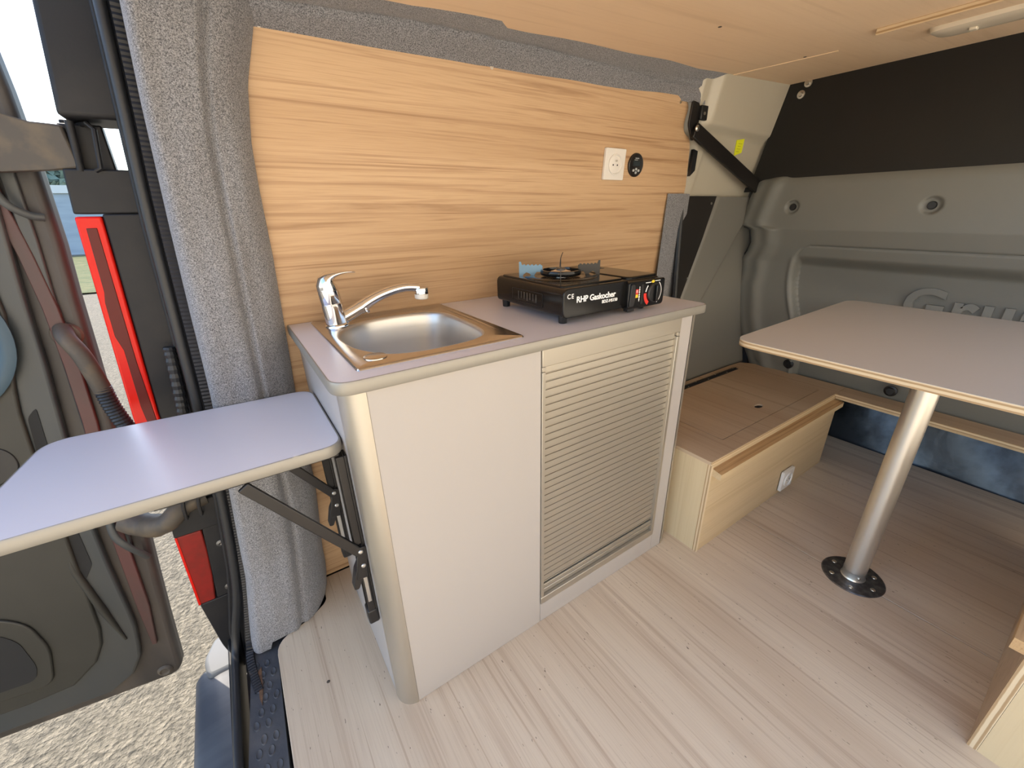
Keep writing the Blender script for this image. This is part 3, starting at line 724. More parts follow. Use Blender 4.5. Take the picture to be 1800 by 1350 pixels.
# burner
bc = (.600, .197)
obj('drip_ring', L([(.095,.001),(.090,.0035),(.070,.0030),(.060,-.001)], (bc[0], bc[1], Z1+.003), 'z', 48), M['black'], gs, smooth=60)
bn = obj('burner_ring', L([(.047,.008),(.052,.008),(.054,.014),(.052,.020),(.047,.021),(.045,.014),(.047,.008)], (bc[0], bc[1], Z1), 'z', 40), M['black'], gs, smooth=60)
bh = obj('burner_head', L([(.0,.020),(.012,.019),(.020,.016),(.026,.015),(.028,.011),(.028,.006),(.020,.003),(.020,-.001)], (bc[0], bc[1], Z1+.002), 'z', 32), M['chrome'], gs, smooth=40, label='silver burner head')
obj('burner_cap', L([(.0,.024),(.010,.023),(.013,.020),(.013,.016)], (bc[0], bc[1], Z1+.002), 'z', 24), M['steel_d'], bh)
# pan supports: notched plates in a cross
def support(a0, a1, ax):
    """notched plate from radius a0 to a1 along direction ax"""
    top = [(a1, .003), (a1, .040), (a1-.005, .040), (a1-.008, .031)]
    n = 5; st = (a1-.010-a0)/n
    for i in range(n):
        xs = a1-.010-st*i
        top += [(xs-.2*st, .033), (xs-.5*st, .0335), (xs-.8*st, .030)]
    top += [(a0, .031), (a0, .014), (a0+.25*(a1-a0), .014), (a0+.35*(a1-a0), .005), (a0+.45*(a1-a0), .003), (a0+.55*(a1-a0), .010), (a0+.68*(a1-a0), .013), (a0+.80*(a1-a0), .008), (a0+.85*(a1-a0), .003)]
    d = Vector(ax); s = V(-d.y, d.x, 0)*.0008
    c = V(bc[0], bc[1], Z1)
    return PR(top, lambda r, h: c + d*r + s + V(0,0,h), lambda r, h: c + d*r - s + V(0,0,h))
M['skytint'] = mat('sky_tinted_steel', (.10,.16,.22), .28, metal=.9)  # blue sky reflection put into the steel colour
obj('pan_support', support(.048, .110, V(-.74,.67,0).normalized()), M['skytint'], gs, label='pan support with the blue sky reflection put into its colour')
obj('pan_support', support(.048, .110, V(.93,-.36,0).normalized()), M['blackm'], gs)
obj('pan_support', support(.048, .105, V(.64,.77,0).normalized()), M['blackm'], gs)
obj('pan_support', support(.048, .105, V(-.64,-.77,0).normalized()), M['blackm'], gs)
obj('igniter_wire', T(catmull([(.628,.235,Z1+.01),(.630,.236,Z1+.03),(.634,.238,Z1+.045),(.642,.24,Z1+.058)], 4, closed=False), .0011, n=6), M['blackp'], gs)
# control housing
cq = rounded([(X0+.198, Z0-.006), (X1-.002, Z0-.006), (X1-.002, Z1-.002), (X0+.198, Z1-.002)], [.008, .012, .008, .010], 5)
ch = obj('control_housing', PR(cq, lambda x, z: V(x, Y0-.014, z), lambda x, z: V(x, Y0+.01, z)), M['black'], gs, bev=.003)
obj('housing_foot', B(X0+.204, X0+.228, Y0-.010, Y0+.006, Z0-.013, Z0-.004), M['blackp'], ch, bev=.002)
obj('cartridge_lever', PR(rounded([(X0+.198,Z0+.002),(X0+.214,Z0+.002),(X0+.219,Z0+.03),(X0+.214,Z1-.008),(X0+.202,Z1-.008)], .004, 3), lambda x, z: V(x, Y0-.019, z), lambda x, z: V(x, Y0-.013, z)), M['blackp'], ch, bev=.001)
obj('lever_slot', B(X0+.243, X0+.251, Y0-.0150, Y0-.0135, Z0+.004, Z1-.012), M['hole'], ch)
kc = (X0+.290, Y0-.014, (Z0+Z1)/2-.004)
kn = obj('knob', L([(.025,0),(.025,.004),(.022,.007),(.0,.007)], kc, '-y', 36), M['blackp'], gs, bev=.0006)
obj('knob_grip', B(kc[0]-.0045, kc[0]+.0045, kc[1]-.016, kc[1]-.006, kc[2]-.021, kc[2]+.021), M['black'], kn, bev=.002)
def arcband(r0, r1, a0, a1, y, n=10):
    A = [math.radians(a0+(a1-a0)*i/n) for i in range(n+1)]
    p = [(kc[0]+r0*math.cos(a), kc[2]+r0*math.sin(a)) for a in A] + [(kc[0]+r1*math.cos(a), kc[2]+r1*math.sin(a)) for a in A[::-1]]
    return PR(p, lambda x, z: V(x, y, z), lambda x, z: V(x, y+.0008, z))
yp = Y0-.0146
obj('red_scale', arcband(.026, .036, 178, 236, yp), M['redprint'], ch, label='red power scale')
obj('scale_line', arcband(.0275, .0305, 138, 172, yp), M['whiteprint'], ch)
obj('scale_line', arcband(.031, .0325, -58, 50, yp), M['whiteprint'], ch)
obj('yellow_badge', PR([(kc[0]-.004+.006*math.cos(a), Z1-.008+.0035*math.sin(a)) for a in [i*PI/8 for i in range(16)]], lambda x, z: V(x, yp, z), lambda x, z: V(x, yp+.001, z)), M['yelprint'], ch)
obj('white_line', B(kc[0]-.032, kc[0]-.011, yp, yp+.0008, Z1-.010, Z1-.0085), M['whiteprint'], ch)
obj('white_line', B(kc[0]+.004, kc[0]+.024, yp, yp+.0008, Z1-.008, Z1-.0065), M['whiteprint'], ch)
obj('scale_print', join(B(X0+.236, X0+.2375, yp, yp+.0008, Z0+.012, Z1-.016), *[B(X0+.2345, X0+.2390, yp-.0001, yp+.0008, Z0+.016+.006*i, Z0+.0175+.006*i+.001*(i%2)) for i in range(5)]), M['whiteprint'], ch)
obj('warning_label', B(X0+.2230, X0+.2320, yp, yp+.0008, Z0+.022, Z0+.030), M['yelprint'], ch)
obj('warning_label', join(B(X0+.2230, X0+.2320, yp, yp+.0008, Z0+.0305, Z0+.043)), M['redprint'], ch)
obj('warning_mark', join(B(X0+.2252, X0+.2298, yp-.0003, yp+.0002, Z0+.0345, Z0+.0355), B(X0+.2252, X0+.2298, yp-.0003, yp+.0002, Z0+.0393, Z0+.0403), B(X0+.2252, X0+.2262, yp-.0003, yp+.0002, Z0+.0345, Z0+.0403), B(X0+.2288, X0+.2298, yp-.0003, yp+.0002, Z0+.0345, Z0+.0403)), M['whiteprint'], ch)
yt = Y0-.0024
obj('lettering', text('RHP Gaskocher', .0195, (X0+.036, yt, .892), (1,0,0), (0,0,1), bold=.0004, space=1.0), M['whiteprint'], gs, smooth=0)
obj('lettering', text('BDZ-MS150', .0105, (X0+.118, yt, .8805), (1,0,0), (0,0,1), bold=.0002), M['whiteprint'], gs, smooth=0)
obj('lettering', text('CE', .0150, (X0+.008, yt, .903), (1,0,0), (0,0,1), space=1.25), M['whiteprint'], gs, smooth=0)
# side vents on the left end
vb = [B(X0-.0012, X0+.002, .125+.0, .255, .872, .8735), B(X0-.0012, X0+.002, .125, .255, .9035, .905), B(X0-.0012, X0+.002, .125, .1262, .872, .905), B(X0-.0012, X0+.002, .2538, .255, .872, .905)]
obj('vent_frame', join(*vb), M['blackp'], gs)
vs_ = [B(X0-.0008, X0+.001, .150+.0125*i, .1540+.0125*i, .879+.002*(i%3), .899) for i in range(7)]
obj('vent_slots', join(*vs_), M['steel_d'], gs)
for x, y in ((X0+.017, Y0+.022), (X0+.017, Y1-.024), (X1-.05, Y0+.022), (X1-.05, Y1-.024)):
    obj('foot', L([(.0095,0),(.0100,.001),(.0110,.018),(0,.019)], (x, y, .8432), 'z', 16), M['blackp'], gs)

# =================================================================== FOLDING SIDE SHELF
FZ = .700
FP = rounded([(-.512, .070), (-.0215, .066), (-.0225, .379), (-.478, .403)], [.05, .035, .04, .045], 8)
ft = thing('folding_shelf', 'white folding side shelf with satin metal edge reaching out of the rear door', 'shelf', (-.26, .23, FZ-.022))
obj('board', PR(FP, lambda x, y: V(x, y, FZ-.0215), lambda x, y: V(x, y, FZ)), M['worktop'], ft, smooth=20)
obj('edge_band', band(FP + [FP[0]], FZ-.0218, FZ-.0002, 0, len(FP)+1), M['alu2'], ft, smooth=50)
def bracket(y, label):
    b = thing('folding_bracket', label, 'bracket', (-.03, y, .43), 'folding brackets under the side shelf')
    obj('wall_rail', join(B(-.0225, -.0175, y-.014, y+.014, .235, FZ-.03), B(-.037, -.0225, y+.011, y+.014, .255, FZ-.03), B(-.037, -.0225, y-.014, y-.011, .255, .395), B(-.037, -.0225, y-.014, y-.011, .46, FZ-.03)), M['blackm'], b, bev=.0012)
    obj('rail_end', B(-.040, -.0175, y-.0155, y+.0155, .232, .272), M['blackm'], b, bev=.004)
    obj('shelf_rail', join(B(-.30, -.030, y-.013, y+.013, FZ-.027, FZ-.0222), B(-.30, -.030, y+.010, y+.013, FZ-.040, FZ-.026)), M['blackm'], b, bev=.001)
    obj('arm', BAR((-.028, y-.016, .438), (-.185, y-.014, FZ-.030), .020, .008, face=(0,1,0)), M['blackm'], b, bev=.002)
    obj('link', BAR((-.024, y-.018, .455), (-.036, y-.018, .375), .022, .004, face=(0,1,0)), M['blackm'], b, bev=.002)
    obj('release_lever', PR(rounded([(-.030,.425),(-.046,.395),(-.056,.352),(-.046,.350),(-.030,.385)], .004, 3), lambda x, z: V(x, y-.018, z), lambda x, z: V(x, y+.004, z)), M['blackm'], b, bev=.001)
    obj('slide', B(-.034, -.026, y-.016, y-.012, .30, .385), M['screw'], b, bev=.001)
    for zz in (.445, .408):
        obj('rivet', L([(0,.0035),(.0035,.003),(.005,.0015),(.005,0)], (-.029, y-.0195, zz), '-y', 14), M['screw'], b)
bracket(.085, 'black folding bracket under the side shelf, nearest the rounded cabinet corner')
bracket(.325, 'black folding bracket under the side shelf, nearest the beech wall')

# =================================================================== SOCKETS, MONITOR
def socket(c, nrm, up, label, size=.092, deep=.010):
    c = Vector(c); n_ = Vector(nrm).normalized(); u_ = Vector(up); u_ = (u_ - n_*u_.dot(n_)).normalized(); s_ = u_.cross(n_).normalized()
    t = thing('wall_socket', label, 'socket', c)
    h = size/2; q = rounded([(-h,-h),(h,-h),(h,h),(-h,h)], .003, 2)
    obj('cover_plate', PR(q, lambda a, b: c+s_*a+u_*b, lambda a, b: c+s_*a+u_*b+n_*deep), M['whitep'], t, bev=.0015)
    obj('socket_ring', L([(.0305,.0),(.0305,.0035),(.0285,.0045),(.0270,.0030),(.026,-.001)], c+n_*deep, n_, 36), M['whitep'], t, smooth=40)
    ins = obj('socket_insert', L([(0,.0012),(.024,.0012),(.0262,0)], c+n_*deep, n_, 32), M['whitep'], t)
    for a, b in ((-.0095,-.002),(.0095,-.002)):
        obj('pin_hole', L([(0,.0018),(.0025,.0018),(.0025,0)], c+n_*deep+s_*a+u_*b, n_, 12), M['hole'], ins)
    obj('earth_pin', L([(0,.010),(.0018,.009),(.0024,.007),(.0024,0)], c+n_*deep+u_*.0105, n_, 12), M['screw'], ins)
    return t
wn = Vector((0, -1, -.085)).normalized()
socket((1.008, wy(1.225)-.0003, 1.225), wn, (0,0,1), 'square white power socket on the beech wall beside the round display')
socket((1.566, -.1000, .066), (0,-1,0), (0,0,1), 'square white power socket low on the plywood bench box', size=.088, deep=.012)
c = V(1.115, wy(1.227)-.0003, 1.227)
mo = thing('battery_monitor', 'round black battery monitor display on the beech wall', 'display', c)
obj('bezel', L([(0,.006),(.029,.006),(.033,.007),(.036,.0045),(.0365,.0)], c, wn, 40), M['blackm'], mo, smooth=40)
us = (V(0,0,1) - wn*wn.z).normalized(); ss = V(1, 0, 0)
def onm(a, b, k): return c + ss*a + us*b + wn*k
obj('screen', PR([(-.017,-.003),(.017,-.003),(.017,.012),(-.017,.012)], lambda a, b: onm(a, b, .0060), lambda a, b: onm(a, b, .0076)), M['screen'], mo)
M['greyprint'] = mat('grey_print', (.45,.47,.47), .5)
obj('brand_print', join(PR([(-.009,.019),(.009,.019),(.009,.0215),(-.009,.0215)], lambda a, b: onm(a, b, .006), lambda a, b: onm(a, b, .0066)), PR([(-.012,.0145),(.004,.0145),(.004,.016),(-.012,.016)], lambda a, b: onm(a, b, .006), lambda a, b: onm(a, b, .0066))), M['greyprint'], mo)
for a in (-.0125, 0, .0125):
    obj('button', L([(.0032,.0085),(.0040,.0085),(.0042,.007),(.0042,.006),(.0,.0075)] if False else [(0,.0078),(.0026,.0078),(.0030,.0090),(.0040,.0088),(.0042,.006)], c + ss*a - us*.0165 + (us*.004 if a == 0 else V(0,0,0)), wn, 18), M['greyprint'], mo)
obj('button', L([(0,.0078),(.0026,.0078),(.0030,.0090),(.0040,.0088),(.0042,.006)], c - us*.023, wn, 18), M['greyprint'], mo)

# =================================================================== LEFT BENCH BOX
bb = thing('bench_box', 'low plywood bench box with hinged lid along the side wall', 'bench box', (1.45, .13, 0))
ZT = .3590
top = [(.982, -.093), (1.886, -.093), (1.984, -.093), (1.984, .27), (1.935, .355), (1.42, .366), (.982, .37)]
lidp = (1.140, 1.858, -.034, .318)
bm = bmesh.new()
box(bm, .982, 1.984, -.093, lidp[2]-.003, ZT-.012, ZT); box(bm, .982, lidp[0]-.003, lidp[2]-.003, .36, ZT-.012, ZT)
prism(bm, [(lidp[1]+.003, lidp[2]-.003), (1.984, lidp[2]-.003), (1.984, .28), (1.935, .355), (lidp[1]+.003, .36)], lambda x, y: V(x, y, ZT-.012), lambda x, y: V(x, y, ZT))
box(bm, lidp[0]-.0015, lidp[1]+.0015, lidp[3]+.0015, .36, ZT-.012, ZT)
obj('box_top', bm, M['lidwood'], bb)
hl = [(v.x, v.y) for v in catmull([(1.478,.022),(1.500,.018),(1.520,.026),(1.516,.040),(1.494,.044),(1.476,.036)], 4)]
bm = bmesh.new(); plate_hole(bm, [(lidp[0], lidp[2]), (lidp[1], lidp[2]), (lidp[1], lidp[3]), (lidp[0], lidp[3])], hl, ZT-.0115, ZT+.0005)
for g in (B(lidp[0]-.004, lidp[1]+.004, lidp[2]-.004, lidp[2]+.001, ZT-.011, ZT-.0075), B(lidp[0]-.004, lidp[0]+.001, lidp[2]-.003, lidp[3], ZT-.011, ZT-.0075), B(lidp[1]-.001, lidp[1]+.004, lidp[2]-.003, lidp[3], ZT-.011, ZT-.0075)):
    obj('lid_gap_shade', g, M['hole'], bb)  # dark strips that paint the shade inside the lid gap
lid = obj('lid', bm, M['lidwood'], bb, smooth=0)
obj('finger_hole', PR(hl, lambda x, y: V(x, y, ZT-.013), lambda x, y: V(x, y, ZT-.006)), M['hole'], lid)
hg = obj('hinge', B(1.18, 1.833, .306, .332, ZT, ZT+.0022), M['blackm'], bb, bev=.0006)
obj('hinge_pin', T([(1.18,.319,ZT+.003),(1.833,.319,ZT+.003)], .0028, n=8), M['blackm'], hg)
for i in range(9): obj('screw', L([(0,.0012),(.0022,.001),(.0028,0)], (1.22+.075*i, .312 if i % 2 else .326, ZT+.0022), 'z', 8), M['screw'], hg)
obj('top_edge', B(.9815, 1.884, -.0965, -.0928, ZT-.012, ZT), M['plyedge'], bb)
obj('front_board', B(.990, 1.925, -.0965, -.0845, 0, ZT-.0122), M['ply'], bb)
obj('rear_board', B(.9825, .9945, -.0835, .345, 0, ZT-.0122), M['plylight'], bb)
obj('board_edge', B(.9822, .9898, -.0990, -.0838, 0, ZT-.0122), M['plyedge_y'], bb)
obj('far_board', B(1.913, 1.925, -.084, .34, 0, ZT-.0122), M['ply'], bb)
bm = bmesh.new(); prism(bm, [(-.0968, .308), (-.128, .306), (-.1285, .327), (-.0968, .335)], lambda y, z: V(.990, y, z), lambda y, z: V(1.890, y, z))
bm.faces.ensure_lookup_table()
for f in bm.faces: f.material_index = 0 if f.normal.z > .5 or all(v.co.z > .32 for v in f.verts) else 1
obj('batten', bm, [M['pine'], M['ply']], bb, label='rough pine batten fixed along the front edge')
# narrow shelf along the bulkhead
nsf = thing('plywood_ledge', 'narrow plywood ledge running along the foot of the grey bulkhead', 'ledge', (1.93, -.65, .344))
obj('board', B(1.872, 1.984, -1.2, -.0945, .3470, .3590), M['lidwood'], nsf)
obj('edge', B(1.8705, 1.8722, -1.2, -.0945, .3470, .3590), M['plyedge'], nsf)
obj('stiffener', B(1.874, 1.886, -1.2, -.0985, .338, .3468), M['ply'], nsf)
# right bench box
rb = thing('bench_box', 'plywood bench box at the bottom right corner, its end bare and bright', 'bench box', (1.43, -.99, 0))
obj('rear_board', B(.9690, .981, -1.2, -.7895, 0, .340), M['plylight'], rb)
obj('side_board', B(.9755, 1.88, -.789, -.7735, 0, .340), M['lidwood'], rb)
obj('board_edge', B(.9690, .9754, -.789, -.7735, 0, .340), M['plyedge_y'], rb)
obj('box_top', B(.969, 1.98, -1.2, -.7735, .3405, .3525), M['lidwood'], rb)
obj('batten', B(.93, 1.88, -.773, -.748, .314, .3400), M['pine'], rb)

# =================================================================== TABLE
TZ = .750
tb = thing('pedestal_table', 'taupe topped table with plywood edge on a single silver column', 'table', (1.3, -.45, 0))
tp = rounded([(1.003, -.078), (1.003, -1.0), (1.860, -1.0), (1.858, -.052)], [.055, .04, .04, .06], 8)
obj('table_top', PR(tp, lambda x, y: V(x, y, TZ), lambda x, y: V(x, y, TZ-.0012)), M['tabletop'], tb, smooth=20)
obj('ply_core', PR(tp, lambda x, y: V(x, y, TZ-.0012), lambda x, y: V(x, y, TZ-.0175)), M['plyedge'], tb, smooth=30)
pc = (1.297, -.447)
obj('column', L([(.0295,.030),(.0295,.7325)], (pc[0], pc[1], 0), 'z', 48), M['poleal'], tb, smooth=60)
fl_ = obj('base_flange', L([(.0,.003),(.028,.004),(.072,.0035),(.080,.0025),(.083,.0)], (pc[0], pc[1], .0002), 'z', 56), M['steel_d'], tb, smooth=30)
obj('column_socket', L([(.034,.002),(.0315,.006),(.0300,.010),(.0300,.0285),(.0305,.031)], (pc[0], pc[1], 0), 'z', 48), M['poleal'], tb, smooth=50)
obj('set_screw', L([(0,.0025),(.003,.003),(.0045,.002),(.0045,-.002)], (pc[0]-.022, pc[1]-.0205, .018), (-.73, -.68, 0), 14), M['screw'], tb)
for k in range(6):
    a = k*PI/3+.25
    obj('screw', L([(0,.0008),(.004,.0025),(.0065,.0015),(.007,0)], (pc[0]+.060*math.cos(a), pc[1]+.060*math.sin(a), .0037), 'z', 14), M['screw'], fl_)
obj('top_plate', L([(.080,.7300),(.080,.7322)], (pc[0], pc[1], 0), 'z', 40), M['steel_d'], tb)

# =================================================================== REAR DOORWAY
# rubber threshold mat with raised ovals
bm = bmesh.new()
prism(bm, [(-.345, -1.2), (-.264, -1.2), (-.262, 0), (-.250, .34), (-.244, .3715), (-.156, .392), (-.15, .42), (-.305, .42), (-.318, .30), (-.335, .10), (-.345, -.2)], lambda x, y: V(x, y, -.062), lambda x, y: V(x, y, -.028))
rm = thing('threshold_mat', 'black rubber sill mat with raised ovals beside the floor board', 'mat', (-.29, -.3, -.062))
obj('mat_sheet', bm, M['rubber2'], rm)
bm = bmesh.new()
for j in range(44):
    for i in range(4):
        x = -.325 + .024*i + (.012 if j % 2 else 0); y = .355 - .034*j - .006*i
        if x > interp([(-1.2,-.272),(0,-.270),(.34,-.258),(.4,-.25)], y) - .002 or x < interp([(-.2,-.335),(.1,-.325),(.3,-.308),(.4,-.30)], y): continue
        n = 14; a = random.uniform(-.15, .15)
        o = []; ii = []
        for k in range(n):
            t = 2*PI*k/n; ex, ey = .0075*math.cos(t), .0135*math.sin(t)
            o.append(bm.verts.new((x+ex*math.cos(a)-ey*math.sin(a), y+ex*math.sin(a)+ey*math.cos(a), -.0282)))
            ii.append(bm.verts.new((x+.8*(ex*math.cos(a)-ey*math.sin(a)), y+.8*(ex*math.sin(a)+ey*math.cos(a)), -.0258)))
        i2 = [bm.verts.new(((v.co.x-x)*.8+x, (v.co.y-y)*.85+y, -.0272)) for v in ii]
        for k in range(n):
            bm.faces.new((o[k], o[(k+1)%n], ii[(k+1)%n], ii[k])); bm.faces.new((ii[k], ii[(k+1)%n], i2[(k+1)%n], i2[k]))
        bm.faces.new(i2)
obj('raised_ovals', bm, M['rubber2'], rm, smooth=50)
for y in (.293, -.02):
    obj('screw', L([(0,-.001),(.006,.001),(.009,.0005),(.010,-.0015)], (-.297, y, -.0265), 'z', 16), M['steel_d'], rm)
# door seal
sl = thing('door_seal', 'black rubber door seal running down the pillar and along the sill', 'seal', (-.25, .42, 0))
pts = [(x, .428, z) for z, x in seal_t[::-1] if z > .1]
pts += [(-.322, .428, .07), (-.336, .420, .015), (-.344, .395, -.012), (-.347, .34, -.020), (-.350, .2, -.022), (-.352, .0, -.024), (-.352, -1.2, -.026)]
cp = catmull(pts, 4, closed=False)
obj('rubber_tube', T(cp, .0095, n=14), M['rubber'], sl, smooth=60)
# ribbed gripping strip alongside
bm = bmesh.new(); ctr = []
pp = [(x+.021, .424, z) for z, x in seal_t[::-1] if z > .1] + [(-.297, .424, .05), (-.308, .41, -.01), (-.312, .38, -.022), (-.308, .33, -.026), (-.300, .27, -.026)]
c2 = catmull(pp, 16, closed=False); res = [c2[0]]
for p in c2[1:]:
    while (p - res[-1]).length > .0042: res.append(res[-1] + (p - res[-1]).normalized()*.0042)
c2 = res
prev = None
for i, p in enumerate(c2):
    t = (c2[min(i+1, len(c2)-1)] - c2[max(i-1, 0)]).normalized()
    nn = V(0, -1, 0) if p.z > 0 else V(0, -.6, .8) if p.z > -.02 else V(0, 0, 1)
    s_ = t.cross(nn).normalized(); hgt = .0025 if i % 2 else 0.0
    row = [bm.verts.new(p + s_*a*.0105 + nn*(hgt*(1-abs(a)**4) + (.002 if abs(a) < .95 else -.004))) for a in (-1, -.8, -.3, .3, .8, 1)]
    if prev:
        for k in range(5): bm.faces.new((prev[k], prev[k+1], row[k+1], row[k]))
    prev = row
obj('ribbed_strip', bm, M['rib'], sl, smooth=20)
obj('rusty_lip', PR([(-.2985, .33), (-.290, .34), (-.292, .27), (-.297, .23), (-.301, .25)], lambda x, y: V(x, y, -.0282), lambda x, y: V(x, y, -.0255)), M['rust'], sl)

# pillar mouldings outside the seal
def outer(z): return interp([(-.2,-.386),(-.12,-.391),(.12,-.392),(.35,-.384),(.42,-.378),(.67,-.369),(1.09,-.335),(1.17,-.326),(1.25,-.303),(1.42,-.280),(1.56,-.262)], z)
def sealx(z): return interp([(-.2,-.34)]+[(a, b+.004) for a, b in seal_t[1:]], z)
def pil(z0, z1, y0, y1, n=10, xo=None, xi=None):
    zs_ = [z0+(z1-z0)*i/n for i in range(n+1)]; xo = xo or outer; xi = xi or sealx
    q = [(xo(z), z) for z in zs_] + [(xi(z), z) for z in zs_[::-1]]
    return PR(q, lambda x, z: V(x, y0, z), lambda x, z: V(x, y1, z))
bm = bmesh.new(); q = [(sealx(z)-.004, z) for z in (-.12, .1, .4, .7, 1.1, 1.4, 1.58)]
prism(bm, q + [(-.12, 1.58), (-.12, -.12)], lambda x, z: V(x, .47 if z < 1.2 else .45, z), lambda x, z: V(x, .625-.04*z, z))
struct(obj('trim_8', bm, M['blackp']))  # filler behind the felt, added to stop sun leaking in
pl_ = thing('pillar_cover', 'dusty black plastic pillar moulding between the door seal and the red lamps', 'pillar trim', (-.30, .52, -.1))
obj('upper_cover', pil(1.252, 1.56, .478, .60), M['pillar'], pl_, bev=.008, seg=3)
obj('inner_strip', pil(-.13, 1.56, .466, .52, 24, xo=lambda z: sealx(z)-.022), M['pillar'], pl_, bev=.004)
inx = lambda z: interp([(.66,-.3262),(1.09,-.2962)], z)
obj('middle_cover', join(pil(1.095, 1.172, .500, .60), pil(.48, 1.0945, .500, .60, xo=lambda z: inx(z)+.0015), pil(.44, .478, .5, .6)), M['pillar'], pl_, bev=.003)
obj('lower_cover', join(pil(.346, .43, .494, .58), pil(.116, .3455, .500, .58, xo=lambda z: interp([(.1,-.3525),(.35,-.327)], z)), pil(-.13, .1155, .50, .58, xo=lambda z: interp([(-.13,-.366),(-.05,-.380),(.12,-.391)], z))), M['pillar'], pl_, bev=.003)
for x, z in ((-.302, .285), (-.318, .14)):
    obj('screw', L([(0,.001),(.004,.003),(.007,.002),(.010,0)], (x, .499, z), '-y', 16), M['steel_d'], pl_)
obj('cable_sleeve', T(catmull([(-.262,.468,.83),(-.272,.462,.72),(-.285,.462,.62),(-.30,.466,.5)], 14, closed=False), [.010+(.0018 if i % 2 else 0) for i in range(43)], n=12), M['rubber'], pl_, smooth=20)
# upper red lamp
tl = thing('tail_lamp', 'tall narrow red tail lamp on the rear pillar above the side shelf', 'tail lamp', (-.33, .55, .48), 'red lamps on the rear pillar')
up_q = lambda a, b: [(outer(z)+a*(inx(z)-outer(z)), z) for z in [.50+(.5905)*i/10 for i in range(11)]] + [(outer(z)+b*(inx(z)-outer(z)), z) for z in [1.0905-.5905*i/10 for i in range(11)]]
obj('lens', PR(up_q(0, 1), lambda x, z: V(x, .498, z), lambda x, z: V(x, .60, z)), M['lens'], tl, bev=.004, seg=3)
cq = [(outer(z)+a*(inx(z)-outer(z)), z) for a, z in ((.32,1.070),(.72,1.070),(.74,.95),(.76,.80),(.80,.52),(.35,.52),(.50,.66),(.42,.70),(.40,.83),(.22,.86),(.22,.93),(.30,.95))]
obj('inner_reflector', PR(cq, lambda x, z: V(x, .4968, z), lambda x, z: V(x, .503, z)), M['lens2'], tl, bev=.001, label='dark red inner part of the lamp')
# lower red lamp
tl2 = thing('tail_lamp', 'short red lamp low on the rear pillar under the side shelf', 'tail lamp', (-.36, .54, .10), 'red lamps on the rear pillar')
q = [(-.3835,.3445),(-.3300,.3430),(-.3335,.28),(-.342,.20),(-.3545,.117),(-.3920,.117)]
obj('lens', PR(q, lambda x, z: V(x, .499, z), lambda x, z: V(x, .57, z)), M['lens3'], tl2, bev=.003)
obj('bright_edge', PR([(-.3845,.3445),(-.3795,.3445),(-.3870,.117),(-.3925,.117)], lambda x, z: V(x, .4975, z), lambda x, z: V(x, .52, z)), M['lens'], tl2, bev=.001)
# bumper step and body corner
bp_ = thing('rear_bumper', 'dark plastic rear bumper step below the rubber sill', 'bumper', (-.42, -.3, -.35))
q = rounded([(-.478, -.45), (-.366, -.45), (-.366, -.150), (-.415, -.150), (-.478, -.165)], [.01,.01,.01,.01,.03], 5)
bm = bmesh.new(); n = 14; rings = []
for j in range(n+5):
    y = -1.2 + (1.73)*min(j, n)/n; s = 0 if j <= n else (j-n)/4
    y = y if j <= n else .53 + .035*math.sin(s*PI/2)
    rings.append([bm.verts.new((-.366+(x+.366)*(1 if s == 0 else math.cos(s*PI/2)*.85+.15), y, -.45+(z+.45)*(1 if s == 0 else (.9+.1*math.cos(s*PI/2))))) for x, z in q])
for a, b in zip(rings, rings[1:]):
    for k in range(len(q)): bm.faces.new((a[k], a[(k+1)%len(q)], b[(k+1)%len(q)], b[k]))
bm.faces.new(rings[0]); bm.faces.new(rings[-1])
obj('step', bm, M['bumper'], bp_, smooth=40)
obj('painted_corner', PR(rounded([(-.44,.50),(-.36,.50),(-.33,.64),(-.42,.64),(-.45,.57)], .02, 4), lambda x, y: V(x, y, -.45), lambda x, y: V(x, y, -.142)), M['paint'], bp_, bev=.012, seg=3, label='pale grey painted corner')
obj('sill_face', B(-.366, -.345, -1.2, .50, -.30, -.04), M['pillar'], bp_, bev=.004)

# =================================================================== OPEN REAR DOOR
DD = V(-.98978, .14263, 0); DN = V(-.14263, -.98978, 0); DP = V(0, .5086, 0)
def dp(u, z, n): return DP + DD*u + DN*n + V(0, 0, z)
dr = thing('van_door', 'open grey rear van door seen from inside, left of the red lamps', 'door', dp(.8, -.17, -.02))
def dprism(pts, n0, n1): return PR(pts, lambda u, z: dp(u, z, n0), lambda u, z: dp(u, z, n1))
edge = [(.537,-.168),(.516,-.158),(.506,-.135),(.487,.05),(.470,.20),(.458,.298),(.440,.47),(.424,.649),(.410,.793),(.397,.94),(.386,1.04),(.377,1.17),(.372,1.30),(.372,1.50)]
def eu(z): return interp([(b, a) for a, b in edge[1:]], z)
obj('shell', dprism(edge + [(1.27,1.50),(1.27,-.168)], -.050, -.006), M['doorrim'], dr, bev=.014, seg=4)
# stepped inner flange
def strip(d0, d1, z0=-.10, z1=1.49, n=26, f=None):
    zz = [z0+(z1-z0)*i/n for i in range(n+1)]
    g0 = (lambda z: eu(z)+d0); g1 = (lambda z: eu(z)+d1)
    return [(g0(z), z) for z in zz] + [(g1(z), z) for z in zz[::-1]]
obj('hinge_channel', dprism(strip(.030, .052, .30, 1.45), -.007, .001), M['doorshell'], dr, bev=.003)
mL = [(-.02,.530),(.12,.508),(.36,.490),(.50,.470),(.66,.447),(.80,.434),(.92,.428),(1.02,.430),(1.2,.440)]
mR = [(-.02,.541),(.12,.534),(.36,.516),(.50,.496),(.66,.472),(.80,.459),(.92,.452),(1.02,.452),(1.2,.462)]
obj('maroon_channel', dprism([(u, z) for z, u in mL] + [(u, z) for z, u in mR[::-1]], -.007, .0035), M['doorred'], dr, bev=.002, label='worn maroon channel')
